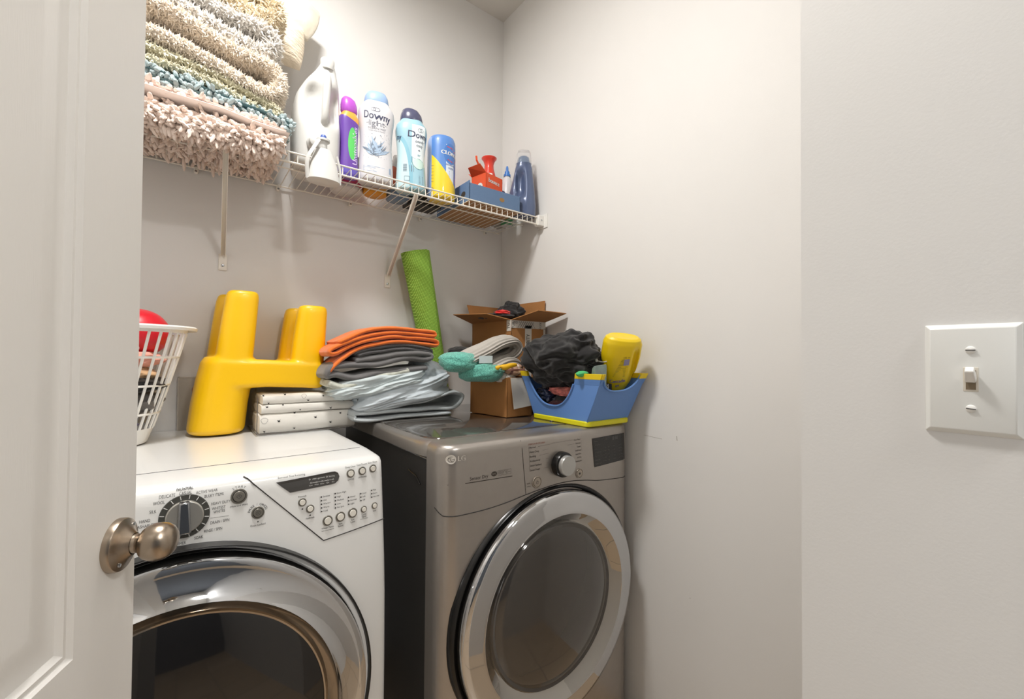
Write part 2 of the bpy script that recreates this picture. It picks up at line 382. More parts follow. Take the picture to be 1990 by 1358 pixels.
# ------------------------------------------------------------ dryer
DX0, DX1 = .497, 1.212; DM = (DX0+DX1)/2
D = thing('clothes_dryer', 'graphite steel clothes dryer with big round chrome door against the right wall', 'dryer', (DM, 1.35, 0))
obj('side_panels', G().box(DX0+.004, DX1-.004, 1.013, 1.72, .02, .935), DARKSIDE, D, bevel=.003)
g = G(); g.tube([(DX0+.0035, 1.012, .03), (DX0+.0035, 1.012, .934), (DX0+.0035, 1.70, .934)], .0016, 6); obj('panel_edge', g, SATIN, D)
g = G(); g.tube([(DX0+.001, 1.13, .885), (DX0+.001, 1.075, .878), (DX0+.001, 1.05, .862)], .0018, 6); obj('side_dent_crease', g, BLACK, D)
def plan(ins=0., yb=1.012):
    R = .05; y0 = .925
    P = [(DX0+ins, yb)]
    for k in range(9): a = pi+pi/2*k/8; P.append((DX0+ins+R+R*cos(a)*1., .975+ins*.0+(.975-y0-ins)*sin(a)))
    m = 12
    for k in range(1, m): x = DX0+R+(DX1-DX0-2*R)*k/m; P.append((x, y0+ins-.012*sin(pi*k/m)))
    for k in range(9): a = -pi/2+pi/2*k/8; P.append((DX1-ins-R+R*cos(a), .975+(.975-y0-ins)*sin(a)))
    P.append((DX1-ins, yb)); return P
def dfront(x, z, d=.0005):
    R = .05; u = (x-DX0-R)/(DX1-DX0-2*R)
    if 0 <= u <= 1: y = .925-.012*sin(pi*u)
    else:
        e = (DX0+R-x if u < 0 else x-(DX1-R))/R; y = .975-.05*sqrt(max(0, 1-e*e))
    return (x, y-d-(0 if z < .96 else -.3*(z-.96)), z)
g = G(); zs = [(0, .03), (0, .80), (0, .955), (.0015, .968), (.006, .976), (.014, .980)]
g.loft([[(x, y, z) for x, y in plan(i)] for i, z in zs]); obj('front_body', g, STEEL, D, smooth=45)
# lid
g = G(); g.loft([sq((DX1-DX0)/2-i, (1.722-1.0)/2-i*.5, z, DM, 1.361, 12, 64) for i, z in [(0, .936), (0, .964), (.003, .972), (.010, .9765), (.02, .977)]])
obj('lid_rim', g, STEEL, D, smooth=45)
g = G(); g.loft([sq((DX1-DX0)/2-.022-i, .335-i*.5, z, DM, 1.358, 12, 64) for i, z in [(0, .976), (.002, .9795), (.006, .9808)]])
obj('lid', g, LID, D, smooth=45)
FDy = dfront
# seams
sm = [(.4975, .825), (.505, .812), (.52, .808), (.60, .808), (.67, .813), (.74, .823), (.80, .830), (.86, .834), (.92, .832), (.98, .824), (1.04, .813), (1.10, .806), (1.15, .801), (1.19, .798), (1.211, .797)]
g = G(); g.tube([FDy(q.x, q.y, .0002) for q in smoothpath([(x, z, 0) for x, z in sm], 8)], .0012, 6); g.tube([FDy(.729+.017*i/6, .972-.149*i/6, 0) for i in range(7)], .0009, 5)
obj('panel_seam', g, LINE, D)
# display
g = G(); g.poly([(1.010, .947), (1.176, .947), (1.184, .858), (1.022, .857)], lambda x, z: FDy(x, z, .0014), 11)
dd = obj('display', g, mat('lcd_dark', (38, 37, 36), .25), D, smooth=0)
g = G(); FX = lambda x, z: FDy(x, z, .0018)
gm = mat('lcd_text_grey', (104, 103, 101), .5)
text(g, '18:88', (1.122, .936), .016, FX); text(g, 'WiFi', (1.075, .937), .009, FX)
rnd = random.Random(4)
for i, row in enumerate(['Sanitary', 'Energy Saver', 'Signal', 'Wrinkle Care', 'Rack Dry', 'Damp Dry', 'Reduce Static']):
    text(g, row, (1.020+.001*i, .937-.0118*i), .0055, FX, 0, 1, 'L')
for i in range(5):
    for j, t in enumerate(['Very Dry', 'High', 'More', 'Less Time']): text(g, t, (1.058+.028*j+.001*i, .912-.0105*i), .005, FX, 0, 1, 'L')
obj('display_lettering', g, gm, dd, smooth=0)
# knob
def ycyl(prof, c, n=48):
    yc = FDy(c[0], c[1], 0)[1]; return G().lathe([(r, h) for r, h in prof], (c[0], yc, c[1]), (0, -1, 0), n)
kc = (.873, .890)
kd = obj('cycle_knob', ycyl([(.036, -.002), (.036, .016), (.034, .020), (.029, .022)], kc), BLACK, D, smooth=35)
obj('knob_cap', ycyl([(.0285, .018), (.0285, .033), (.0275, .0345), (1e-4, .0350)], kc), mat('knob_silver', (188, 188, 186), .28, .6), kd, smooth=35)
for nm, c, r in [('power_button', (.783, .852), .0165), ('play_button', (.951, .850), .0145)]:
    b = obj(nm, ycyl([(r, -.001), (r, .002), (r*.96, .003), (r*.86, .003), (r*.83, .0015), (r*.78, .0015), (r*.75, .0035), (1e-4, .0042)], c), mat(nm+'_metal', (172, 163, 152), .25, .8), D, smooth=30)
    g = G(); FB = lambda x, z: FDy(x, z, .0050)
    if 'power' in nm: g.ring(c, .0045, .0038, FB, 20, radians(120), radians(420)); g.line([(c[0], c[1]+.0055), (c[0], c[1])], .0008, FB)
    else: g.poly([(c[0]-.003, c[1]+.004), (c[0]+.002, c[1]), (c[0]-.003, c[1]-.004)], FB); g.line([(c[0]+.003, c[1]+.004), (c[0]+.003, c[1]-.004)], .001, FB)
    obj('symbol', g, INK, b, smooth=0)
# lettering
g = G()
text(g, 'Sensor Dry', (.572, .8925), .0125, FDy, 0, .92, 'L')
DI = mat('dryer_ink', (58, 52, 47), .5)
for i, t in enumerate(['Normal', 'Heavy Duty', 'Bedding', 'Antibacterial', 'Steam Sanitary', 'Steam Fresh']):
    z = .9495-.0125*i; text(g, t, (.757+.0005*i, z), .0078, FDy, 0, .9, 'L')
    x1 = .757+.0042*len(t)*.95; g.line([(x1+.006, z), (.825 if i else .84, z+(.002 if i < 3 else 0))], .0004, FDy)
g.line([(.7545, .953), (.7575, .883)], .0004, FDy)
for i, t in enumerate(['Perm. Press', 'Delicates', 'Towels', 'Small Load', 'Speed Dry', 'Air Dry', 'Downloaded']):
    z = .9515-.0108*i; text(g, t, (.955+.0012*i, z), .0068, FDy, 0, .85, 'R')
g.line([(.9575, .955), (.963, .915)], .0004, FDy); g.line([(.84, .953), (.925, .953)], .0004, FDy); g.line([(.90, .940), (.93, .941)], .0004, FDy)
g.poly([(.516, .8855), (.700, .8825), (.700, .8805), (.516, .8835)], FDy, 3)
text(g, 'WiFi', (.754, .852), .006, FDy); g.line([(.748, .8445), (.762, .8445)], .0008, FDy)
g.disc((.643, .8955), .0065, FDy, 20, 1.35)
for i in range(3):
    x = .6605+i*.0145; g.line([(x-.006, .9015), (x+.006, .9015), (x+.006, .889), (x-.006, .889), (x-.006, .9015)], .0005, FDy)
g.ring((.6605, .8955), .0035, .0028, FDy, 14); g.line([(.6605, .8955), (.6605, .9)], .0006, FDy); g.line([(.671, .893), (.671, .897), (.675, .8995), (.679, .897), (.679, .893)], .0007, FDy); g.line([(.685, .8955), (.694, .8955)], .0006, FDy)
obj('panel_lettering', g, DI, D, smooth=0)
g = G(); text(g, 'NFC', (.643, .8955), .0062, lambda x, z: FDy(x, z, .0011)); obj('badge_lettering', g, STEEL, D, smooth=0)
g = G(); text(g, 'STEAM DRYER PROGRAM', (.753, .9585), .0062, FDy, 0, .85, 'L'); obj('program_heading', g, mat('red_brown_ink', (140, 78, 62), .5), D, smooth=0)
g = G(); lc = (.5225, .9465)
FL = lambda x, z: FDy(x, z, .0010); FL2 = lambda x, z: FDy(x, z, .0016)
g.disc(lc, .0112, FL, 28); text(g, 'LG', (.5385, .9470), .0185, FL, 0, 1, 'L', .0003)
lg = obj('logo', g, mat('logo_silver', (226, 221, 213), .45, .3), D, smooth=0)
g = G(); g.ring(lc, .0072, .0064, FL2, 24, radians(60), radians(375)); g.line([(lc[0]-.001, lc[1]+.005), (lc[0]-.001, lc[1]-.004), (lc[0]+.003, lc[1]-.004)], .0011, FL2); g.line([(lc[0]+.002, lc[1]), (lc[0]+.0068, lc[1])], .0009, FL2); g.disc((lc[0]-.0045, lc[1]+.0025), .0013, FL2, 8)
obj('logo_face', g, DI, lg, smooth=0)
# door
EC = (.853, .496)
d0 = obj('door', lathe_y([(.339, .930), (.336, .914), (.330, .909), (.322, .915), (.319, .905)], EC), BLACK, D)
obj('door_trim', lathe_y([(.321, .930), (.320, .900), (.3175, .892), (.312, .888), (.300, .886), (.268, .881), (.262, .880), (.2585, .881)], EC), CHROME, d0)
obj('inner_trim', lathe_y([(.2585, .881), (.250, .889), (.236, .901), (.229, .906), (.226, .907)], EC), mat('polished_chrome', (196, 194, 190), .03, 1.), d0)
g = lathe_y([(.2275, .9075), (.2255, .905), (.222, .902), (.214, .904), (.209, .901), (.19, .894), (.13, .884), (.06, .879), (1e-4, .878)], EC)
obj('door_glass', g, mat('smoked_door_glass', (74, 70, 66), .07, .25, coat=.8), d0)

# ------------------------------------------------------------ room door with knob
DA = radians(22.2); Dd = Vector((sin(DA), cos(DA), 0)); Dn = Vector((cos(DA), -sin(DA), 0))
DE = Vector((-.046, .7166, 0))                         # free edge, visible face
def dp(s, z, o=0.): return DE-Dd*s+Vector((0, 0, z))+Dn*o   # s from edge to hinge, o out of the face
DR_ = thing('door_1', 'white panelled interior door standing open at the left with brushed nickel knob', 'door', tuple(DE)); DR_['kind'] = 'structure'
g = G()
def hole_face(o, s0, s1, rects):
    """door face as strips leaving panel openings"""
zr = [(.20, .72), (.889, 1.95)]
def quad(a, b, c, d): g.add([a, b, c, d], [(0, 1, 2, 3)])
T_ = .035; HW = .715; HH = 2.03
panels = [(.104, HW-.112, .25, .70), (.104, HW-.112, .889, 1.93)]
strips = [(0, HW, 0.01, .25), (0, .104, .25, .70), (HW-.112, HW, .25, .70), (0, HW, .70, .889), (0, .104, .889, 1.93), (HW-.112, HW, .889, 1.93), (0, HW, 1.93, HH)]
for side in (1, -1):
    o0 = 0 if side == 1 else -T_
    for s0, s1, z0, z1 in strips: quad(dp(s0, z0, o0), dp(s1, z0, o0), dp(s1, z1, o0), dp(s0, z1, o0))
    for s0, s1, z0, z1 in panels:
        rr = []
        for ins, dep in [(0, 0), (.004, -.004), (.009, -.003), (.014, -.0075), (.020, -.008), (.032, -.006), (.045, -.0035), (.052, -.003)]:
            rr.append([dp(s0+ins, z0+ins, o0+dep*side), dp(s1-ins, z0+ins, o0+dep*side), dp(s1-ins, z1-ins, o0+dep*side), dp(s0+ins, z1-ins, o0+dep*side)])
        g.loft(rr, caps=False); quad(*rr[-1])
for a, b in [((0, .01), (0, HH)), ((0, HH), (HW, HH)), ((HW, HH), (HW, .01)), ((HW, .01), (0, .01))]:
    quad(dp(*a), dp(*b), dp(b[0], b[1], -T_), dp(a[0], a[1], -T_))
obj('door_slab', g, DOORW, DR_, smooth=25)
KC = dp(.037, .976)
kn = obj('knob_rosette', G().lathe([(.0300, -.001), (.0300, .005), (.0290, .0075), (.027, .0085), (.024, .0095), (.017, .0135), (.0122, .018)], KC, Dn, 48), NICKEL, DR_, smooth=40)
obj('knob', G().lathe([(.0122, .014), (.0108, .020), (.0108, .0245), (.0125, .0255), (.0163, .0275), (.0192, .031), (.0212, .037), (.0216, .043), (.0205, .049), (.0178, .054), (.0132, .058), (.0068, .0602), (1e-4, .0607)], KC, Dn, 48), NICKEL, kn, smooth=60)
g = G()
for a in (2.2, 5.35): 
    e2 = Dn.cross(Vector((0, 0, 1))); c = KC+(Vector((0, 0, 1))*sin(a)+e2*cos(a))*.0225+Dn*.0098
    g.lathe([(.0028, 0), (.0028, .0012), (1e-4, .0014)], c, Dn, 12)
obj('screw', g, SATIN, kn)

# ------------------------------------------------------------ light switch on the near wall
L = thing('light_switch', 'white toggle light switch plate on the near wall at right', 'light switch', (.65, .068, 1.18))
def sp(v, z, o): return (.65-o, .068+v, 1.18+z)
g = G(); g.loft([[sp(a*(.035-i), b*(.0572-i), o) for a, b in ((-1, -1), (1, -1), (1, 1), (-1, 1))] for i, o in [(0, 0), (0, .0015), (.0045, .0060), (.006, .0064)]])
SWM = mat('switch_plate_white', (226, 226, 222), .3)
pt = obj('wall_plate', g, SWM, L, bevel=.0008, smooth=30)
g = G(); g.loft([[sp(a*.0055, b*.0125, o) for a, b in ((-1, -1), (1, -1), (1, 1), (-1, 1))] for o in (.005, .0068)]); obj('toggle_collar', g, mat('switch_collar', (214, 206, 192), .35), L, bevel=.0004)
g = G(); g.box(.65-.0072, .65-.0066, .068-.0036, .068+.0036, 1.18-.0105, 1.18+.0095); obj('toggle_slot', g, mat('toggle_shadow_slot', (120, 104, 80), .6), L)
g = G(); c0 = Vector(sp(0, .000, .006)); ax = Vector((-.72, 0, .69)).normalized()
g.loft([[tuple(c0+ax*t+Vector((0, 1, 0))*a*wv+ax.cross(Vector((0, 1, 0)))*b*hv) for a, b in ((-1, -1), (1, -1), (1, 1), (-1, 1))] for t, wv, hv in [(0, .0042, .0052), (.010, .0036, .0042), (.0155, .0034, .0036)]])
obj('toggle', g, WHITEP, L, bevel=.0014, seg=3)
for s in (-1, 1):
    g = G().lathe([(.0040, 0), (.0040, .0009), (.0030, .0018), (1e-4, .0021)], sp(0, s*.0301, .0062), (-1, 0, 0), 20); sc = obj('screw', g, WHITEP, L)
    g = G(); g.obox(sp(0, s*.0301, .0083), (1, 0, 0), (0, 1, .12 if s < 0 else 0), (0, -.12 if s < 0 else 0, 1), .0003, .0036, .0004); obj('slot', g, LINE, sc)
# wear on the right wall
g = G(); FW = lambda y, z: (1.2396, y, z)
g.line([(.892, .938), (.86, .9365), (.823, .935)], .0012, FW); g.poly([(.772, .953), (.7695, .953), (.768, .938), (.771, .939)], FW); g.disc((.725, .467), .0015, FW, 8)
obj('scuff_mark', g, mat('scuff_grey', (172, 166, 158), .8), wr_, smooth=0)

# ------------------------------------------------------------ wire shelf
ZD = 1.800; SX0, SX1 = -.70, 1.205; YF, YB = 1.420, 1.716
SH = thing('wire_shelf', 'white wire shelf fixed across the back wall above both machines', 'shelf', (.25, YB, ZD))
g = G(); k = 0; x = SX1
while x > SX0:
    g.tube([(x, YB, ZD), (x, YF+.004, ZD), (x, YF-.001, ZD-.003), (x, YF-.001, ZD-.026)], .0015, 6); x -= .0262
obj('wire_deck', g, WIRE, SH)
for nm, y, z, r in [('front_rod', YF-.002, ZD+.003, .0030), ('lower_rod', YF-.001, ZD-.027, .0036), ('back_rod', YB-.003, ZD-.003, .0032), ('middle_rod', 1.53, ZD-.0042, .0028)]:
    obj(nm, G().tube([(SX0, y, z), (SX1+.012, y, z)], r, 8), WIRE, SH)
g = G().box(1.206, 1.239, 1.405, 1.436, 1.766, 1.812); eb = obj('end_bracket', g, WHITEP, SH, bevel=.003)
obj('screw', G().lathe([(.004, 0), (.004, .001), (1e-4, .002)], (1.222, 1.4048, 1.79), (0, -1, 0), 12), SATIN, eb)
obj('bracket_flange', G().box(1.236, 1.2395, 1.385, 1.445, 1.758, 1.818), WHITEP, eb, bevel=.001)
for cx in (-.42, .02, .255, .505, .80, 1.135):
    c = obj('wall_clip', G().box(cx-.006, cx+.006, 1.710, 1.7245, ZD-.020, ZD+.004), WIRE, SH, bevel=.004)
    obj('clip_screw', G().lathe([(.0035, 0), (.0035, .001), (1e-4, .0015)], (cx, 1.7097, ZD-.014), (0, -1, 0), 10), SATIN, c)
for bx, fx in ((.082, .096), (.648, .660)):
    g = G(); a = Vector((bx, YF+.004, ZD-.030)); b = Vector((fx, 1.712, 1.525)); d = (b-a).normalized(); n = Vector((0, d.z, -d.y))
    for s in (-1, 1): g.obox((a+b)/2+Vector((.006*s, 0, 0)), (1, 0, 0), d, n, .0008, (b-a).length/2, .006)
    g.obox((a+b)/2+n*-.005, (1, 0, 0), d, n, .0068, (b-a).length/2, .0009)
    br = obj('support_brace', g, WIRE, SH, bevel=.0006)
    obj('foot_plate', G().box(fx-.012, fx+.012, 1.7205, 1.7248, 1.478, 1.532), WIRE, br, bevel=.001)
    obj('foot_screw', G().lathe([(.005, 0), (.004, .0015), (1e-4, .0022)], (fx, 1.7205, 1.494), (0, -1, 0), 12), SATIN, br)
DECK = ZD+.0020

# ------------------------------------------------------------ soft things: ribbons, tufts
def ribbon(path, t, y0, y1, disp=None, n=20, e=3.2, taper=.5, ny=None):
    """soft slab following a path of (x,z) points, running from y0 to y1"""
    P = smoothpath([(p[0], 0, p[1]) for p in path], 5); m = len(P); rings = []
    for i, p in enumerate(P):
        a = P[max(0, i-1)]; b = P[min(m-1, i+1)]; tg = (b-a).normalized(); nn = Vector((-tg.z, 0, tg.x))
        end = min(i, m-1-i)/max(1, m-1)*10; s = min(1, taper+(1-taper)*end) if end < 1 else 1
        ring = []
        for k in range(n):
            al = 2*pi*k/n; c, q = cos(al), sin(al)
            yy = (abs(c)**(2/e)*(1 if c >= 0 else -1))*(y1-y0)/2+(y0+y1)/2
            hh = (abs(q)**(2/e)*(1 if q >= 0 else -1))*t/2*s
            v = p+nn*hh; v = Vector((v.x, yy, v.z))
            if disp: v += Vector(disp(v, i/(m-1)))
            ring.append(v)
        rings.append(ring)
    return G().loft(rings)
def ribbon_dense(path, t, y0, y1, disp=None, nyy=14, step=5, round_=1.0):
    """thin cloth ribbon with many points across its width so it can wrinkle"""
    P = smoothpath([(p[0], 0, p[1]) for p in path], step); m = len(P); rings = []
    for i, p in enumerate(P):
        a = P[max(0, i-1)]; b = P[min(m-1, i+1)]; tg = (b-a).normalized(); nn = Vector((-tg.z, 0, tg.x))
        cs = []
        for j in range(nyy): cs.append((y0+(y1-y0)*j/(nyy-1), 1 if 0 < j < nyy-1 else .35))
        ring = []
        for sgn, seq in ((1, cs), (-1, cs[::-1])):
            for yy, wgt in seq:
                v = p+nn*sgn*t/2*wgt; v = Vector((v.x, yy, v.z))
                if disp: v += Vector(disp(Vector((p.x, yy, p.z)), i/(m-1)))
                ring.append(v)
        rings.append(ring)
    return G().loft(rings)
def tufts(src, n, kind, seed, ln, rad, bias=None, droop=.3, spread=.5):
    rnd = random.Random(seed); V = np.array(src.v); F_ = [f for f in src.f if len(f) == 4]
    Q = np.array(F_); A = V[Q]; c = A.mean(1); nr = np.cross(A[:, 2]-A[:, 0], A[:, 3]-A[:, 1]); ar = np.linalg.norm(nr, axis=1); nr = nr/np.maximum(ar, 1e-9)[:, None]
    wgt = ar.copy()
    if bias is not None: wgt *= np.array([bias(p) for p in c])
    # make normals point away from the local centre line
    rs = np.random.RandomState(seed); idx = rs.choice(len(Q), n, p=wgt/wgt.sum()); uv = rs.rand(n, 2)
    g = G(); k = 6 if kind == 'chenille' else 4
    for i, q in enumerate(idx):
        a = A[q]; u, v = uv[i]; p = (a[0]*(1-u)+a[1]*u)*(1-v)+(a[3]*(1-u)+a[2]*u)*v
        d = nr[q]*NSGN+rs.randn(3)*spread; d[2] -= droop; d /= np.linalg.norm(d)
        d = Vector(d); p = Vector(p)
        L_ = ln*(.75+.5*rs.rand()); R_ = rad*(.8+.4*rs.rand()); e1 = d.orthogonal().normalized(); e2 = d.cross(e1)
        if kind == 'chenille': prof = [(0, .55), (.25, .95), (.6, 1.), (.88, .75), (1., .2)]
        else:
            prof = [(0, 1.), (.55, .62), (1., .08)]
        bend = Vector(rs.randn(3))*.25*L_
        rings = [[p+d*L_*h+bend*h*h+(e1*cos(2*pi*j/k)+e2*sin(2*pi*j/k))*R_*r for j in range(k)] for h, r in prof]
        nb = len(g.v); g.v += [tuple(x) for r in rings for x in r]
        for a_ in range(len(rings)-1):
            for j in range(k): jj = (j+1) % k; g.f.append((nb+a_*k+j, nb+a_*k+jj, nb+(a_+1)*k+jj, nb+(a_+1)*k+j))
        g.f.append(tuple(nb+(len(rings)-1)*k+j for j in range(k)))
    return g
NSGN = 1
def outward(src):
    """+1 or -1 so that NSGN*normal points outward (computed by signed volume)"""
    vol = 0
    for f in src.f:
        a = Vector(src.v[f[0]])
        for i in range(1, len(f)-1): vol += a.dot(Vector(src.v[f[i]]).cross(Vector(src.v[f[i+1]])))
    return 1 if vol > 0 else -1
def fabric(name, c, bump=.35, sc=500, var=.06, rough=.9, sheen=.3, vs=30): return mat(name, c, rough, bump=bump, bscale=sc, var=var, vscale=vs, sheen=sheen)

# ------------------------------------------------------------ bath rugs and blankets stacked on the shelf
YR0 = 1.39
fb = lambda p: .25+exp(-(p[1]-YR0)/.05)*1.0+(.5 if p[0] > .17 else 0)
def rug(name, label, cat, paths, t, y0, y1, m, tuft, core=None, disp=None, extra=None):
    global NSGN
    tot = G(); 
    for p in paths: 
        r = ribbon(p, t, y0, y1, disp); tot.add(r.v, r.f)
    if extra: r = ribbon(*extra, disp); tot.add(r.v, r.f)
    cxs = [v[0] for v in tot.v]; czs = [v[2] for v in tot.v]
    T = thing(name, label, cat, ((min(cxs)+max(cxs))/2, (y0+y1)/2, min(czs)), group=None)
    obj('backing', tot, core or m, T)
    NSGN = outward(tot)
    kind, n, ln, rad, dr, spr = tuft
    obj('pile', tufts(tot, n, kind, abs(hash_(label)) % 9999, ln, rad, fb, dr, spr), m, T, kind='stuff')
    return T
def hash_(s):
    h = 7
    for ch in s: h = (h*31+ord(ch)) % 1000003
    return h
sag = lambda a, f, s: (lambda v, u: (0, 0, nz(v, f, s)*a))
PINK = mat('pink_chenille', (234, 216, 204), .95, var=.06, vscale=60, sheen=.3, bump=.5, bscale=300)
TEAL = mat('teal_chenille', (168, 184, 186), .95, var=.06, vscale=60, sheen=.3, bump=.5, bscale=300)
PEACH = mat('peach_plush', (238, 226, 210), .95, var=.07, vscale=40, sheen=.3)
SAGE = mat('sage_plush', (216, 210, 184), .95, var=.07, vscale=40, sheen=.3)
GREYP = mat('pale_grey_plush', (230, 225, 218), .95, var=.06, vscale=40, sheen=.3)
TAN = mat('tan_plush', (230, 215, 188), .95, var=.08, vscale=40, sheen=.3)
rug('shaggy_bath_rug', 'pink shaggy chenille bath rug folded at the bottom of the shelf stack', 'rug',
    [[(-.42, 1.822), (-.2, 1.824), (0, 1.824), (.12, 1.822), (.215, 1.819)]], .034, 1.392, 1.69, PINK, ('chenille', 4600, .023, .0056, 1.3, .5), mat('pink_backing', (228, 208, 196), .9), sag(.006, 8, 3), ([(-.42, 1.798), (-.2, 1.798), (0, 1.796), (.12, 1.796), (.205, 1.800)], .040, 1.378, 1.409))
rug('chenille_bath_mat', 'blush pink chenille mat with flat hemmed edge under the teal mat', 'rug',
    [[(-.42, 1.855), (-.2, 1.858), (0, 1.853), (.13, 1.842), (.232, 1.833)]], .013, 1.372, 1.68, mat('blush_hem', (250, 241, 236), .8), ('plush', 60, .003, .001, .1, .5), None, sag(.008, 8, 5))
rug('chenille_bath_mat', 'blush knobbly chenille mat folded between the hemmed mat and the teal mat', 'rug',
    [[(-.42, 1.876), (-.2, 1.876), (0, 1.869), (.13, 1.856), (.225, 1.847)]], .012, 1.388, 1.68, PINK, ('chenille', 1100, .013, .0056, .2, .5), mat('blush_backing', (232, 204, 194), .8), sag(.006, 8, 5))
rug('chenille_bath_mat', 'dusty teal chenille bath mat folded above the pink ones', 'rug',
    [[(-.42, 1.897), (-.2, 1.900), (0, 1.892), (.13, 1.877), (.215, 1.869), (.235, 1.878), (.213, 1.888), (.12, 1.897), (0, 1.910), (-.2, 1.918), (-.42, 1.916)]], .010, 1.398, 1.68, TEAL, ('chenille', 3800, .013, .0056, .0, .5), mat('teal_hem', (112, 142, 146), .8), sag(.006, 8, 9))
rug('plush_throw', 'sage green plush throw folded flat below the peach blanket', 'blanket',
    [[(-.42, 1.951), (-.2, 1.950), (0, 1.938), (.12, 1.914), (.190, 1.902), (.206, 1.916), (.18, 1.930), (.10, 1.944), (0, 1.966), (-.2, 1.980), (-.42, 1.984)]], .022, 1.408, 1.69, SAGE, ('plush', 15000, .0085, .0030, .1, .6), None, sag(.010, 7, 13))
rug('plush_throw', 'peach curly plush blanket folded with a thick rolled right edge', 'blanket',
    [[(-.42, 2.012), (-.2, 2.020), (-.05, 2.008), (.05, 1.985), (.13, 1.960), (.185, 1.958), (.208, 1.988), (.200, 2.024), (.160, 2.042), (.11, 2.044), (.05, 2.060), (-.05, 2.088), (-.095, 2.088)]], .038, 1.400, 1.69, PEACH, ('plush', 24000, .010, .0033, .1, .6), None, sag(.010, 7, 17))
rug('plush_blanket', 'pale grey furry blanket folded under the tan one near the ceiling', 'blanket',
    [[(-.42, 2.13), (-.2, 2.13), (0, 2.112), (.10, 2.085), (.165, 2.073), (.192, 2.103), (.175, 2.134), (.08, 2.148), (-.02, 2.172), (-.2, 2.20), (-.42, 2.20)]], .038, 1.410, 1.69, GREYP, ('plush', 17000, .013, .0034, .25, .6), None, sag(.012, 7, 21))
rug('plush_blanket', 'tan furry blanket folded on top of the tall shelf stack', 'blanket',
    [[(-.30, 2.27), (-.1, 2.235), (.05, 2.200), (.150, 2.172), (.188, 2.195), (.178, 2.240), (.10, 2.262), (0, 2.30), (-.1, 2.33)]], .060, 1.415, 1.69, TAN, ('plush', 17000, .014, .0036, .25, .6), None, sag(.012, 7, 25))
# cushion behind the stack
def pillow(c, rx, ry, rz, m, name, label, rot, seed=0, n=40, puck=.22):
    g = G()
    def f(u, v):
        a = 2*pi*u; b = pi*(v-.5)
        X, Z = cos(a), sin(a); s = 1/max(abs(X), abs(Z)); 
        q = (cos(b)); xx = X*(s**.75)*q; zz = Z*(s**.75)*q
        edge = min(1, max(abs(xx), abs(zz))); y = sin(b)*(1-edge**4*.55)
        w_ = nz((xx, zz, y), 2.3, seed)*.05
        return (xx*rx, y*ry*(1+w_*3)+w_*.02, zz*rz)
    g.grid(f, n, n//2, cu=True)
    o = obj(name, g, m, None, local=True, smooth=80); o.location = c; o.rotation_euler = rot; return o
o = pillow((.245, 1.615, 2.385), .115, .045, .075, mat('cream_satin', (240, 230, 208), .5, bump=.3, bscale=14, sheen=.4, bdist=.02), 'cushion', '', (radians(-8), radians(20), radians(4)), 3)
tag(o, 'cream cushion with a pointed corner behind the furry blankets at the top of the shelf', 'cushion')
def folded(name, label, cat, path, t, y0, y1, m, amp=.006, fr=9, seed=0, nyy=16, group=None, step=5):
    def dsp(v, u): 
        a = nz(v, fr, seed); b = nz((v.x*1.0, v.y*.5, v.z*3), fr*2.3, seed+5)
        w = .5-abs(nz((v.x*.55+v.z*.8, v.y*.6, v.z*1.6), fr*3.1, seed+7))*2
        return (amp*.7*nz(v, fr*.8, seed+11), amp*1.9*nz((v.x, v.z*2, v.y*.3), fr, seed+2)-amp*.55*w, amp*a+amp*.45*b+amp*.4*w)
    g = ribbon_dense(path, t, y0, y1, dsp, nyy, step)
    cx = (min(v[0] for v in g.v)+max(v[0] for v in g.v))/2; mz = min(v[2] for v in g.v)
    o = obj(name, g, m, None, loc=(cx, (y0+y1)/2, mz), smooth=60, sub=1); return tag(o, label, cat, group)
o = pillow((.225, 1.60, 2.245), .085, .05, .078, mat('ivory_cotton', (236, 220, 196), .85, bump=.6, bscale=30, stretch=(1, 1, 5), bdist=.01), 'folded_pillowcase', '', (0, radians(4), 0), 8)
tag(o, 'ivory gathered pillowcase hanging just below the cream cushion', 'pillowcase')
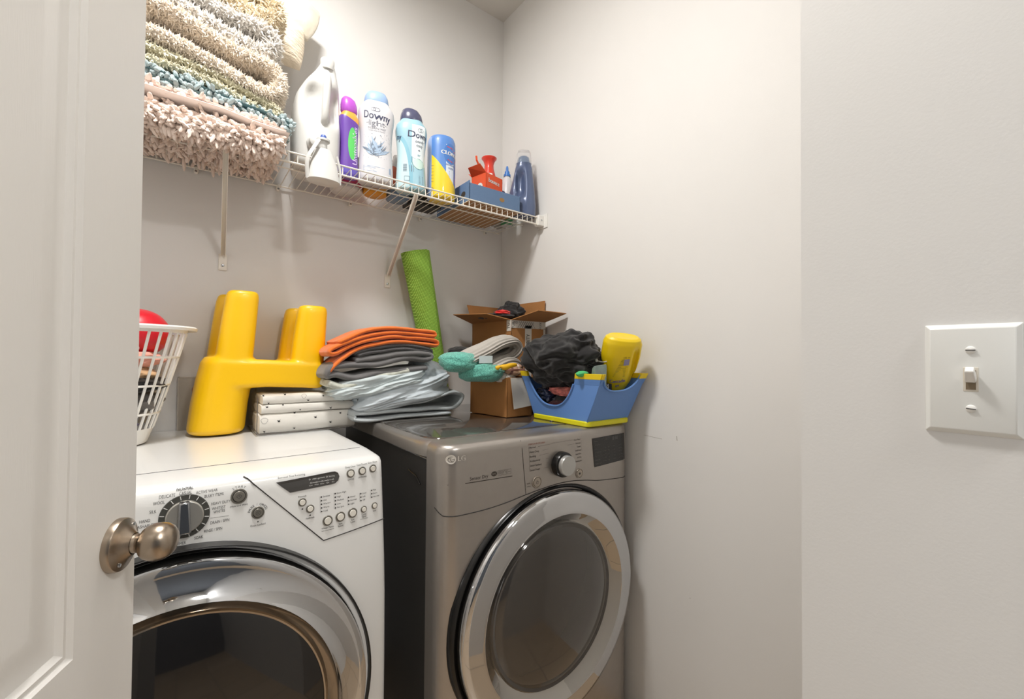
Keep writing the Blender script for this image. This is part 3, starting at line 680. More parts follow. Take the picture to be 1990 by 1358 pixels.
# ------------------------------------------------------------ bottles and boxes on the shelf
def bottle(name, label, cat, c, rz, secs, m, e=2.6, n=48, group=None):
    """secs: (z, rx, ry[, cx]) loft in local coordinates"""
    T = thing(name, label, cat, c, rz, group)
    S_ = []
    for a, b in zip(secs, secs[1:]):
        for k in range(4):
            t = k/4; tt = t
            S_.append([a[i]*(1-tt)+b[i]*tt for i in range(3)]+[(a[3] if len(a) > 3 else 0)*(1-tt)+(b[3] if len(b) > 3 else 0)*tt])
    S_.append(list(secs[-1][:3])+[secs[-1][3] if len(secs[-1]) > 3 else 0])
    # smooth the profile
    for _ in range(2):
        S2_ = [s[:] for s in S_]
        for i in range(1, len(S_)-1):
            for j in (1, 2, 3): S2_[i][j] = (S_[i-1][j]+2*S_[i][j]+S_[i+1][j])/4
        S_ = S2_
    g = G().loft([sq(s[1], s[2], s[0], s[3], 0, e, n) for s in S_])
    b = obj('bottle_body', g, m, T, local=True, smooth=60)
    T['_'] = 0; del T['_']
    def surf(u, z, d=.0006, side=-1):
        """u = local x on the front face"""
        for s0, s1 in zip(S_, S_[1:]):
            if s0[0] <= z <= s1[0] and s1[0] > s0[0]:
                t = (z-s0[0])/(s1[0]-s0[0]); rx = s0[1]+(s1[1]-s0[1])*t; ry = s0[2]+(s1[2]-s0[2])*t; cx = s0[3]+(s1[3]-s0[3])*t; break
        else: s0 = S_[-1] if z > S_[-1][0] else S_[0]; rx, ry, cx = s0[1], s0[2], s0[3]
        # treat u as arc length over an ellipse-like front
        a = u/max(rx, 1e-4); a = max(-2.6, min(2.6, a*1.0)); c_, s_ = sin(a), cos(a)
        x = rx*abs(c_)**(2/e)*(1 if c_ >= 0 else -1); y = ry*abs(s_)**(2/e)*(1 if s_ >= 0 else -1)
        return (x+cx, side*(y+d), z)
    return T, b, surf
# large white laundry jug with pour handle, tap at its foot
J = thing('detergent_jug', 'big plain white detergent jug with moulded handle at the shelf front beside the rugs', 'jug', (.337, 1.546, DECK), radians(-4))
g = G()
secs = [(0, .062, .080, 0, 0), (.006, .070, .092, 0, 0), (.12, .072, .095, 0, 0), (.19, .071, .094, 0, 0), (.24, .067, .090, .003, .0), (.285, .052, .074, .013, -.006), (.318, .034, .045, .022, -.030), (.334, .024, .026, .024, -.055), (.345, .019, .019, .024, -.062)]
jr = []
for a, b in zip(secs, secs[1:]):
    for k in range(5): t = k/5; jr.append([a[i]+(b[i]-a[i])*t for i in range(5)])
jr.append(list(secs[-1]))
for _ in range(2): jr = [jr[0]]+[[ (jr[i-1][j]+2*jr[i][j]+jr[i+1][j])/4 for j in range(5)] for i in range(1, len(jr)-1)]+[jr[-1]]
rings = []
for s in jr:
    ring = []
    for (x, y, z) in sq(s[1], s[2], s[0], s[3], s[4], 3.4, 64):
        # recess beside the handle on the front
        d = exp(-((z-.205)/.055)**4)*(exp(-((x-.048)/.017)**2)+exp(-((x+.022)/.030)**2))
        if y < 0: y += .042*d
        ring.append((x, y, z))
    rings.append(ring)
g.loft(rings); JW = mat('jug_white', (208, 207, 203), .38, coat=.1)
jb = obj('jug_body', g, JW, J, local=True, smooth=60)
obj('handle', G().tube(smoothpath([(.024, -.055, .328), (.022, -.084, .290), (.018, -.100, .24), (.015, -.104, .19), (.014, -.097, .150), (.013, -.080, .135)], 6), [.0135]*31, 14, sy=.8), JW, J, local=True)
obj('cap', G().lathe([(1e-4, .366), (.019, .365), (.0215, .361), (.022, .340), (.0215, .334), (.018, .333)], (.024, -.004, .0), (0, -.18, 1), 32), JW, J, local=True, smooth=40)
tp = obj('tap_collar', G().lathe([(.026, -.002), (.026, .014), (.022, .018), (.020, .030), (.014, .034), (1e-4, .034)], (-.012, -.090, .062), (0, -1, 0), 28), JW, J, local=True)
C = thing('measuring_cup', 'white measuring cup hooked on the jug tap, hanging over the shelf lip', 'cup', (.328, 1.386, 1.722))
g = G(); prof = []
def cupring(z, rx, ry, yo): return sq(rx, ry, z, 0, yo, 2.3, 36)
ro = [cupring(0, .044, .030, 0), cupring(.003, .047, .033, 0), cupring(.05, .040, .030, .004), cupring(.082, .030, .026, .008), cupring(.10, .024, .024, .010)]
ri = [cupring(.10, .020, .020, .010), cupring(.05, .036, .026, .004), cupring(.004, .041, .028, 0)]
g.loft(ro+ri); obj('cup_body', g, JW, C, local=True, smooth=50)
g = G(); g.tube(smoothpath([(-.046, -.006, .002), (-.049, -.012, .055), (-.032, -.016, .095), (-.018, -.014, .122)], 6), .0022, 8, sy=3); g.tube(smoothpath([(.046, -.006, .002), (.045, -.012, .04), (.034, -.014, .085)], 6), .0016, 8, sy=2.5)
obj('cup_rim_rib', g, JW, C, local=True)
obj('spigot', G().lathe([(.010, .10), (.012, .105), (.012, .128), (.019, .130), (.019, .136), (.008, .140)], (0, .012, 0), (0, 0, 1), 24), JW, C, local=True)
obj('tap_button', G().lathe([(1e-4, .150), (.007, .149), (.009, .145), (.009, .138)], (0, .010, 0), (0, 0, 1), 20), mat('tap_blue', (70, 96, 168), .4), C, local=True, label='small blue tap button')
# purple scent booster
PUR = zoned('purple_bottle_print', (112, 72, 168), [('ell', (.030, .120, .022, .060), (86, 196, 96)), ('wave', (.175, -.010, 60, 0, .2), (112, 72, 168)), ('line', (0, 1, .196), (226, 150, 60)), ('box', (-.1, .1, 0, .028), (96, 78, 172))])
nt = PUR.node_tree
T, b, sf = bottle('scent_booster_bottle', 'tall purple and green bottle with violet cap between the jug and the white bottle', 'bottle', (.433, 1.500, DECK), radians(8),
    [(0, .028, .020), (.01, .033, .024), (.10, .028, .022), (.16, .031, .023), (.20, .033, .024), (.215, .024, .020), (.222, .022, .018)],
    zoned('purple_bottle_print', (104, 66, 160), [('ell', (.004, .110, .015, .055), (92, 200, 100)), ('line', (.35, 1, .192), (232, 160, 66)), ('box', (-.1, .1, 0, .03), (98, 84, 178))]))
obj('cap', G().loft([sq(.024, .020, z*1., 0, 0, 2.3, 32) if i == 0 else sq(r, r*.85, z, cx, 0, 2.3, 32) for i, (z, r, cx) in enumerate([(.218, .024, 0), (.225, .027, 0), (.245, .0265, -.001), (.262, .022, -.003), (.270, .014, -.006)])]), mat('violet_cap', (176, 84, 190), .35), T, local=True, smooth=60)
g = G(); f = lambda u, v: sf(u, v, .0007); text(g, 'Unstopables', (.012, .105), .026, f, radians(90), 1.0, 'C', .0003); obj('label_lettering', g, mat('lilac_ink', (222, 205, 240), .5), T, local=True, smooth=0)
# tub behind
T, b, sf = bottle('powder_tub', 'grey and pink powder tub mostly hidden between the purple bottle and the white bottle', 'tub', (.468, 1.640, DECK), 0,
    [(0, .054, .054), (.005, .058, .058), (.06, .057, .057), (.12, .055, .055), (.126, .050, .050)],
    zoned('pink_tub_print', (214, 210, 208), [('box', (-.1, .1, .012, .095), (212, 70, 112))]), 2.0)
# white Downy
WB = mat('pearl_white_bottle', (206, 205, 208), .4, coat=.15)
T, b, sf = bottle('scent_booster_bottle', 'white bottle with pale blue cap and feathery leaf picture, lettered light', 'bottle', (.527, 1.500, DECK), radians(-12),
    [(0, .054, .036), (.006, .060, .041), (.06, .058, .040), (.12, .053, .038), (.18, .055, .039), (.23, .062, .042), (.255, .060, .040), (.275, .047, .034), (.283, .040, .030)], WB)
obj('cap', G().loft([sq(.041, .031, .281, 0, 0, 2.4, 40), sq(.042, .032, .286, 0, 0, 2.4, 40), sq(.039, .030, .305, 0, 0, 2.4, 40), sq(.032, .025, .318, 0, 0, 2.4, 40), sq(.022, .017, .321, 0, 0, 2.4, 40)]), mat('pale_blue_cap', (150, 176, 212), .4), T, local=True, smooth=60)
NAVY = mat('navy_ink', (52, 56, 84), .5); GREY = mat('grey_ink', (120, 122, 132), .5); LBL = mat('pale_blue_ink', (132, 168, 206), .5)
f = lambda u, v: sf(u, v, .0007)
def downy(g, f, cx, z, s):
    text(g, 'Downy', (cx, z), s, f, radians(-3), .80, 'C', .0005)
g = G(); downy(g, f, -.003, .222, .036); g.ring((-.010, .245), .0070, .0060, f, 20); g.ring((-.003, .245), .0070, .0060, f, 20); obj('brand_lettering', g, NAVY, T, local=True, smooth=0)
g = G(); text(g, 'light', (-.004, .197), .026, f, 0, 1); g.line([(-.034, .196), (-.022, .1985)], .0008, f); g.line([(.014, .198), (.027, .194)], .0008, f); text(g, 'OCEAN MIST', (-.002, .180), .0088, f); text(g, 'in-wash scent booster', (-.002, .172), .0052, f)
obj('scent_lettering', g, GREY, T, local=True, smooth=0)
rnd = random.Random(8); g1 = G(); g2 = G()
for i in range(34):
    a = radians(rnd.uniform(20, 165)); l = rnd.uniform(.025, .062); x0 = rnd.uniform(-.022, .012); z0 = .082+rnd.uniform(0, .018); wd_ = rnd.uniform(.002, .0045)
    ca, sa = cos(a), sin(a); pts = [(x0, z0), (x0+ca*l*.5-sa*wd_, z0+sa*l*.5+ca*wd_), (x0+ca*l, z0+sa*l), (x0+ca*l*.5+sa*wd_, z0+sa*l*.5-ca*wd_)]
    (g1 if i % 3 else g2).poly(pts, lambda u, v, k=i: sf(u, v, .0006+.00004*k), 1)
obj('leaf_picture', g1, mat('slate_leaf', (158, 178, 200), .5), T, local=True, smooth=0); 
for i in range(60):
    x0 = rnd.uniform(-.05, .05); z0 = rnd.uniform(.07, .165); g2.disc((x0, z0), rnd.uniform(.0004, .0012), f, 6)
obj('leaf_picture_dark', g2, mat('slate_leaf_dark', (108, 122, 140), .5), T, local=True, smooth=0)
g = G()
for i in range(5): g.line([(-.045, .048-.004*i), (-.045+rnd.uniform(.03, .07), .046-.004*i)], .0009, f)
for i in range(9): g.line([(.040+.0014*i, .030), (.040+.0014*i, .052)], .0006, f)
obj('small_print', g, LBL, T, local=True, smooth=0)
# aqua Downy
AQ = zoned('aqua_bottle_print', (150, 190, 204), [('ell', (-.045, .03, .05, .16), (128, 180, 198)), ('ell', (-.052, .02, .045, .16), (188, 216, 222)), ('ell', (.024, .17, .024, .062), (226, 236, 238)), ('box', (.0, .048, .09, .235), (226, 236, 238)), ('ell', (.024, .094, .021, .020), (198, 224, 214))])
T, b, sf = bottle('scent_booster_bottle', 'aqua blue bottle with navy dome cap, lettered comfy cozy, left of the wipes canister', 'bottle', (.655, 1.490, DECK), radians(-20),
    [(0, .050, .034), (.006, .056, .038), (.06, .052, .037), (.12, .048, .036), (.17, .052, .038), (.215, .058, .040), (.238, .054, .038), (.252, .042, .033), (.258, .039, .031)], AQ)
obj('cap', G().loft([sq(.040, .032, .256, 0, 0, 2.3, 40), sq(.041, .033, .262, 0, 0, 2.3, 40), sq(.038, .031, .280, -.001, 0, 2.3, 40), sq(.030, .026, .296, -.004, 0, 2.3, 40), sq(.018, .017, .304, -.007, 0, 2.3, 40), sq(.006, .006, .306, -.008, 0, 2.3, 40)]), mat('navy_cap', (76, 78, 104), .25, coat=.4), T, local=True, smooth=60)
f = lambda u, v: sf(u, v, .0008)
g = G(); downy(g, f, .028, .196, .033); g.ring((.024, .216), .0075, .0064, f, 20); g.ring((.032, .216), .0075, .0064, f, 20)
text(g, 'ny', (-.050, .185), .033, f, radians(-6), .9, 'C', .0005)
text(g, 'comfy', (.026, .174), .015, f); text(g, 'cozy', (.025, .160), .015, f); text(g, '+', (.023, .142), .018, f); obj('brand_lettering', g, NAVY, T, local=True, smooth=0)
g = G(); text(g, 'air', (.023, .126), .013, f)
g.line([(.0005+.0235*(1-cos(a*pi/12)), .098-.024*sin(a*pi/12)) for a in range(13)], .0012, f); g.line([(.0005, .098), (.0005, .118)], .0012, f); g.line([(.002, .113), (.024, .112), (.044, .104)], .001, f)
obj('label_line', g, mat('aqua_ink', (84, 142, 158), .5), T, local=True, smooth=0)
g = G()
for i in range(7): g.box(0, 0, 0, 0, 0, 0) if 0 else g.line([(-.026, .062+.004*i), (-.012, .063+.004*i)], .0019, f)
for i in range(6): g.line([(-.006+.002*i, .062), (-.006+.002*i, .085)], .0008, f) if i % 2 else None
g.line([(-.02, .028), (-.004, .028), (-.004, .044), (-.02, .044), (-.02, .028)], .0012, f)
for i in range(7): g.line([(.022, .050-.0045*i), (.044, .049-.0045*i)], .0010, f)
obj('barcode', g, mat('slate_ink', (96, 104, 122), .5), T, local=True, smooth=0)
# back row, glimpsed between the others and from below through the wires
T, b, sf = bottle('detergent_bottle', 'small orange and white bottle on a slate blue base between white and aqua bottles', 'bottle', (.652, 1.610, DECK), 0,
    [(0, .038, .036), (.008, .043, .041), (.07, .043, .041), (.12, .034, .032), (.16, .018, .018), (.175, .016, .016)],
    zoned('orange_white_print', (226, 222, 220), [('ell', (-.030, .085, .022, .040), (226, 116, 84)), ('box', (-.1, .1, -.01, .03), (112, 134, 160))]))
T, b, sf = bottle('storage_tub', 'round amber orange tub standing at the back, its base seen through the wires', 'tub', (.563, 1.608, DECK), 0,
    [(0, .038, .038), (.004, .043, .043), (.05, .044, .044), (.10, .043, .043)], mat('amber_tub', (222, 150, 30), .4), 2.0)
g = G().box(.70, .832, 1.582, 1.675, DECK, DECK+.07)
tag(obj('storage_box', g, mat('black_box', (34, 32, 30), .5), None, loc=(.766, 1.63, DECK), bevel=.004), 'low black box behind the wipes canister, seen through the wires', 'box')
# wipes canister in shrink wrap
CL = zoned('wipes_print', (84, 132, 200), [('box', (.008, .040, .03, .205), (214, 222, 232)), ('line', (-1.25, -1, -.108), (238, 204, 34)), ('ell', (.026, .170, .028, .040), (64, 118, 190)), ('line', (-1, 0, .044), (140, 168, 214))], coat=.6)
T, b, sf = bottle('wipes_canister', 'blue and yellow shrink-wrapped wipes canister on the shelf right of the aqua bottle', 'canister', (.788, 1.505, DECK), radians(-16),
    [(0, .045, .042), (.004, .053, .050), (.02, .054, .051), (.12, .054, .051), (.222, .054, .051), (.240, .048, .046), (.248, .034, .032), (.252, .012, .012)], CL, 2.2)
f = lambda u, v: sf(u, v, .0009)
g = G(); text(g, 'CLOROX', (.029, .170), .020, f, radians(-4), .95, 'C', .0008); obj('brand_lettering', g, INKW, T, local=True, smooth=0)
g = G(); g.line([(.010, .196), (.030, .194), (.050, .182)], .003, f); g.line([(.012, .147), (.032, .141), (.055, .147)], .003, f); obj('red_swoosh', g, mat('red_ink', (214, 70, 60), .5), T, local=True, smooth=0)
g = G(); text(g, 'disinfecting', (.028, .128), .010, f); text(g, 'WIPES', (.028, .114), .010, f)
for i in range(5): g.line([(.018, .102-.006*i), (.048, .1015-.006*i)], .0012, f)
obj('label_lettering', g, mat('blue_ink', (70, 98, 160), .5), T, local=True, smooth=0)
for sx, sgn in ((-.035, 1),):
    g = G(); g.ring((-.046, .030), .006, .0045, f, 16)
    for i in range(6): g.line([(-.052, .12-.012*i), (-.040, .119-.012*i)], .0010, f)
    obj('side_print', g, mat('navy_print', (50, 56, 120), .5), T, local=True, smooth=0)
# kraft paper
def crumple(c, r, seed, amp, fq, n=26, e=1.):
    g = G()
    def f(u, v):
        a, b = 2*pi*u, pi*(v-.5); d = Vector((cos(a)*cos(b), sin(a)*cos(b), sin(b)))
        k = 1+amp*(abs(nz(d, fq, seed))*2-.5)+amp*.6*nz(d, fq*2.3, seed+4)
        return (c[0]+d.x*r[0]*k, c[1]+d.y*r[1]*k, c[2]+d.z*r[2]*k)
    return g.grid(f, n, n//2, cu=True)
g = crumple((.905, 1.655, DECK+.085), (.030, .030, .075), 3, .45, 2.6)
KR = mat('kraft_paper', (196, 150, 104), .85, bump=.4, bscale=60)
tag(obj('paper_bag', g, KR, None, loc=(.905, 1.655, DECK+.02), smooth=25), 'crumpled brown paper bag between the wipes canister and the orange box', 'paper bag')
# slate blue cardboard tray
T = thing('cardboard_tray', 'slate blue cardboard tray with oval hand holes at the right of the shelf', 'tray', (1.00, 1.55, DECK))
SL = mat('slate_blue_card', (96, 122, 156), .75, bump=.2, bscale=300)
x0, x1, y0, y1, z0, z1 = .868, 1.118, 1.424, 1.695, DECK+.003, DECK+.074
g = G()
g.box(x0, x1, y0, y0+.003, z0, z1-.004); g.box(x0, x1, y1-.003, y1, z0, z1); g.box(x0, x0+.003, y0, y1, z0, z1+.006); g.box(x1-.003, x1, y0, y1, z0, z1)
obj('tray_wall', g, SL, T, bevel=.0008)
obj('tray_base', G().box(x0+.002, x1-.002, y0-.004, y1-.002, DECK-.001, z0+.0015), mat('kraft_card', (168, 130, 92), .85), T)
g = G(); g.disc((1.023, DECK+.036), .0085, lambda a, b: (a, y0-.0006, b), 24, 1.45); obj('hand_hole', g, mat('kraft_inner', (150, 118, 74), .8), T, smooth=0)
g = G(); g.disc((1.47, DECK+.036), .011, lambda a, b: (x0-.0006, a, b), 24, 1.5); obj('hand_hole', g, mat('dark_hole', (60, 52, 44), .8), T, smooth=0)
# orange box of dryer sheets
ORG = mat('orange_card', (226, 84, 40), .55)
T = thing('dryer_sheet_box', 'opened orange box lettered bounce, standing in the blue tray', 'box', (.975, 1.470, z0+.001), radians(12))
g = G(); bw, bd, bh = .100, .085, .150
g.box(0, bw, 0, .0015, 0, bh); g.box(0, bw, bd-.0015, bd, 0, bh); g.box(0, .0015, 0, bd, 0, bh); g.box(bw-.0015, bw, 0, bd, 0, bh); g.box(0, bw, 0, bd, 0, .0015)
obj('box_body', g, ORG, T, local=True)
g = G(); g.add([(0, 0, bh), (0, bd, bh), (-.030, bd*.9, bh+.028), (-.026, .01, bh+.030)], [(0, 1, 2, 3)]); g.add([(0, bd, bh), (bw, bd, bh), (bw, bd+.02, bh+.02), (0, bd+.02, bh+.02)], [(0, 1, 2, 3)])
g.add([(.0, .04, bh), (.03, .05, bh+.0), (.012, .05, bh+.055), (.0, .045, bh+.042)], [(0, 1, 2, 3)]); g.tube([(.012, .05, bh+.04), (-.006, .05, bh+.062), (-.008, .05, bh+.078)], .004, 6)
obj('box_flap', g, ORG, T, local=True, solid=.0012, smooth=0)
g = crumple((.05, .04, bh-.004), (.035, .03, .022), 5, .4, 3); obj('dryer_sheet', g, mat('white_tissue', (236, 232, 226), .9), T, local=True)
f = lambda a, b: (a, -.0008, b)
g = G(); text(g, 'bounce', (.047, .122), .026, f, radians(-2), .85, 'C', .0008); obj('brand_lettering', g, INKW, T, local=True, smooth=0)
f = lambda a, b: (-.0008, bd-a, b)
g = G(); g.disc((.05, .098), .016, f, 24); e_ = obj('bee_roundel', g, INKW, T, local=True, smooth=0)
g = G(); g.disc((.052, .098), .006, lambda a, b: (-.0014, bd-a, b), 16, .7); obj('roundel_mark', g, INK, e_, local=True, smooth=0)
# red spray bottle
T = thing('spray_bottle', 'red bottle with flared funnel-shaped top behind the orange box', 'bottle', (1.085, 1.612, z0+.001)); T.scale = (1.2, 1.2, 1.03)
RD = mat('red_orange_plastic', (226, 62, 42), .35, coat=.3)
obj('bottle_body', G().lathe([(1e-4, 0), (.026, 0), (.028, .01), (.028, .15), (.027, .175), (.023, .20)], n=32), zoned('red_white_print', (226, 224, 222), [('line', (0, 1, .150), (224, 84, 74)), ('box', (-.1, .1, 0, .03), (90, 150, 110))]), T, local=True)
obj('flared_cap', G().lathe([(.0275, .172), (.024, .205), (.018, .232), (.017, .250), (.022, .268), (.028, .276), (.0285, .280), (.024, .281), (1e-4, .278)], n=36).xf(Matrix.Translation((0, 0, 0))), RD, T, local=True)
# blue-tipped bottle
T = thing('stain_bottle', 'small white bottle with bright blue stepped nozzle beside the navy bottle', 'bottle', (1.178, 1.600, DECK))
obj('bottle_body', G().lathe([(1e-4, 0), (.026, 0), (.029, .008), (.030, .11), (.027, .17), (.021, .205), (.015, .222), (.013, .230)], n=32), zoned('white_navy_print', (224, 224, 226), [('wave', (.15, .018, 130, 0, 0), (60, 66, 98)), ('wave', (.10, .014, 160, 2, 0), (210, 212, 220)), ('box', (-.1, .1, 0, .05), (70, 150, 100))]), T, local=True)
obj('nozzle', G().lathe([(.016, .228), (.016, .238), (.012, .241), (.011, .252), (.007, .256), (.006, .270), (.0035, .278), (1e-4, .279)], n=20), mat('bright_blue_plastic', (66, 128, 208), .35), T, local=True, smooth=35)
# navy detergent bottle at the right end
NV = mat('navy_pearl_bottle', (84, 98, 130), .28, coat=.4, metal=.15)
T = thing('detergent_bottle', 'navy blue detergent bottle with side grip and clear cap against the right wall', 'bottle', (1.163, 1.468, DECK), radians(-36))
secs = [(0, .050, .030, 0), (.006, .058, .036, 0), (.05, .060, .038, .0), (.11, .055, .036, 0), (.17, .044, .033, .004), (.215, .037, .030, .006), (.236, .032, .028, .006)]
jr = []
for a, b in zip(secs, secs[1:]):
    for k in range(6): t = k/6; jr.append([a[i]+(b[i]-a[i])*t for i in range(4)])
jr.append(list(secs[-1])); rings = []
for s in jr:
    ring = []
    for (x, y, z) in sq(s[1], s[2], s[0], s[3], 0, 2.5, 72):
        d = exp(-((x+.010)/.017)**4)*exp(-((z-.140)/.056)**4)
        groove = exp(-((x-.010-(z-.05)*.02)/.004)**2)*exp(-((z-.105)/.06)**4)
        if y < 0: y += .030*d+.004*groove
        ring.append((x, y, z))
    rings.append(ring)
obj('bottle_body', G().loft(rings), NV, T, local=True, smooth=70)
obj('spout', G().loft([sq(.031, .026, .234, .006, 0, 2.6, 32), sq(.027, .023, .240, .006, 0, 2.6, 32), sq(.022, .019, .262, .006, 0, 2.4, 32), sq(.016, .014, .268, .006, 0, 2.2, 32)]), mat('grey_blue_cap', (120, 134, 156), .35), T, local=True, smooth=50)
obj('clear_cap', G().loft([sq(.036, .030, .228, .006, 0, 2.5, 40), sq(.036, .030, .240, .006, 0, 2.5, 40), sq(.031, .026, .282, .006, 0, 2.5, 40), sq(.026, .021, .292, .006, 0, 2.5, 40), sq(.010, .008, .294, .006, 0, 2.5, 40)]), mat('clear_plastic', (240, 244, 248), .08, trans=.97, ior=1.2, alpha=.45), T, local=True, smooth=60)
# grey gloves under-lit at the back right of the deck
for i, (cx, cy, s) in enumerate([(1.150, 1.685, 1), (1.195, 1.545, .9)]):
    pass
g = crumple((1.178, 1.66, DECK+.018), (.040, .03, .016), 9, .3, 2.5); tag(obj('cleaning_cloth', g, fabric('grey_cloth', (170, 166, 160)), None, loc=(1.178, 1.66, DECK)), 'crumpled pale grey cloth at the back right corner of the shelf', 'cloth')

# ------------------------------------------------------------ things on the washing machine
ZW = .963
YEL = mat('yellow_moulded_plastic', (246, 194, 0), .38, coat=.12, bump=.03, bscale=25, bdist=.01)
g = G()
def col(secs, e=2.6, n=28): g.loft([sq(rx, ry, z, cx, cy, e, n) for z, cx, cy, rx, ry in secs])
# curved back rest, legs and seat, in world coordinates
col([(ZW+.001, .080, 1.600, .068, .092), (ZW+.012, .080, 1.598, .074, .102), (1.05, .087, 1.590, .073, .094), (1.12, .098, 1.590, .073, .094), (1.175, .109, 1.590, .072, .094), (1.192, .112, 1.590, .064, .086)], 2.5)
for cy, sh_ in ((1.538, 0), (1.668, -.016)):
    col([(1.12, .112+sh_, cy, .050, .040), (1.24, .124+sh_, cy, .0475, .038), (1.368, .137+sh_, cy, .044, .035), (1.385, .139+sh_, cy, .041, .032), (1.391, .139+sh_, cy, .034, .026)], 2.6)
    col([(1.12, .316+sh_, cy, .052, .040), (1.24, .326+sh_, cy, .0495, .038), (1.340, .335+sh_, cy, .0455, .035), (1.355, .336+sh_, cy, .042, .032), (1.361, .336+sh_, cy, .034, .026)], 2.6)
g.loft([[(x, 1.590+y*.094, z0_+(z1_-z0_)*zz) for y, zz in [(-1, .12), (-.96, .03), (-.88, 0), (.88, 0), (.96, .03), (1, .12), (1, .88), (.96, .97), (.88, 1), (-.88, 1), (-.96, .97), (-1, .88)]] for x, z0_, z1_ in [(.10, 1.095, 1.185), (.20, 1.100, 1.183), (.30, 1.094, 1.178), (.345, 1.090, 1.176), (.358, 1.092, 1.172), (.364, 1.10, 1.165)]])
CH = obj('toddler_chair', g, YEL, None, loc=(.18, 1.59, ZW), smooth=0)
r = CH.modifiers.new('fuse', 'REMESH'); r.mode = 'VOXEL'; r.voxel_size = .0035; r.use_smooth_shade = True
r = CH.modifiers.new('soften', 'SMOOTH'); r.factor = .8; r.iterations = 9
tag(CH, 'yellow moulded plastic toddler chair lying upside down on the washing machine', 'chair')
CH.location.x += 0
# bagged sheet set
P = thing('bagged_sheet_set', 'clear zipped bag holding white bee-printed folded sheets under the yellow chair', 'bedding package', (.315, 1.53, ZW+.001))
BW = fabric('white_sheet_cotton', (228, 224, 216), .2, 40, .02)
layers = [(ZW+.003, .056, .0), (ZW+.0605, .026, .004), (ZW+.0875, .027, .008)]
for i, (z, h, ins) in enumerate(layers):
    g = G(); rings = []
    for k in range(25):
        x = .178+ins+(.452-.178-2*ins)*k/24; edge = min(1, min(k, 24-k)/2+.5)
        hh = h*(.82+.18*edge)-.014*(max(0, (x-.36))/.1)*(i == 2)
        ring = [(x, yy+.002*nz((x, yy, z), 12, i), z+zz*hh+.002*nz((x, yy, zz), 14, i)) for yy, zz in [(1.452+ins*.4, .5), (1.455+ins*.4, .12), (1.462+ins*.4, 0), (1.60, 0), (1.63, .5), (1.60, 1), (1.54, 1.02), (1.462+ins*.4, 1), (1.455+ins*.4, .88)]]
        rings.append(ring)
    g.loft(rings); obj('folded_sheet', g, BW, P, smooth=60)
g = G(); rnd = random.Random(2)
def bee(x, z, s):
    f = lambda a, b: (a, 1.4508, b)
    g.disc((x, z), .0022*s, f, 8, 1.3); g.line([(x-.004*s, z+.003*s), (x+.003*s, z-.001*s)], .0011, f); g.line([(x+.003*s, z+.004*s), (x, z)], .0009, f)
for x, z, s in [(.186, 1.078, .9), (.243, 1.079, 1), (.308, 1.058, 1), (.196, 1.044, 1), (.200, 1.055, .7), (.238, 1.048, .8), (.270, 1.022, 1), (.286, 1.030, .7), (.228, 1.000, 1.2), (.375, 1.030, 1), (.330, 1.004, 1.2), (.405, 1.012, 1), (.430, 1.004, 1.1), (.375, .985, 1), (.190, .972, .8), (.27, .975, .8), (.352, 1.07, .8), (.415, 1.052, .8)]: bee(x, z, s)
obj('bee_print', g, mat('black_print', (50, 48, 46), .6), P, smooth=0)
g = G()
for cx, cz, r in [(.190, 1.004, .0085), (.296, 1.072, .0065)]:
    g.line([(cx+r*cos(a)*(1+.15*sin(3*a)), cz+r*sin(a)) for a in [2*pi*k/18 for k in range(19)]], .0008, lambda a, b: (a, 1.4506, b))
obj('doodle_print', g, mat('grey_print', (110, 108, 106), .6), P, smooth=0)
g = G(); g.loft([[(x, y, z) for x, y in ((.170, 1.445), (.458, 1.440), (.462, 1.640), (.168, 1.645))] for z in (ZW+.0015, ZW+.05, ZW+.11)])
CLR = mat('clear_vinyl', (245, 245, 245), .12, trans=1., ior=1.05, alpha=.22)
g = G()
cz0, cz1 = ZW+.002, ZW+.122
g.loft([[(.170+i, 1.444+i*.5, z), (.457-i, 1.442+i*.5, z-(.022 if z > 1.03 else 0)), (.460-i, 1.640, z-(.022 if z > 1.03 else 0)), (.168+i, 1.645, z)] for z, i in [(cz0, 0), (cz0+.04, -.002), (cz1-.01, 0), (cz1, .006)]])
obj('vinyl_bag', g, CLR, P, smooth=30)
g = G()
for a, b in [((.170, 1.444), (.457, 1.442)), ((.170, 1.444), (.168, 1.645)), ((.457, 1.442), (.460, 1.640))]:
    n_ = 30; g.tube([(a[0]+(b[0]-a[0])*t/n_, a[1]+(b[1]-a[1])*t/n_, cz0+.001+.0006*sin(t*2.1)) for t in range(n_+1)], .0014, 5)
g.tube([(.170, 1.444, cz0), (.171, 1.444, cz1-.012)], .0011, 5); g.tube([(.457, 1.442, cz0), (.457, 1.442, cz1-.03)], .0013, 5)
obj('bag_piping', g, mat('grey_piping', (96, 90, 84), .5), P)

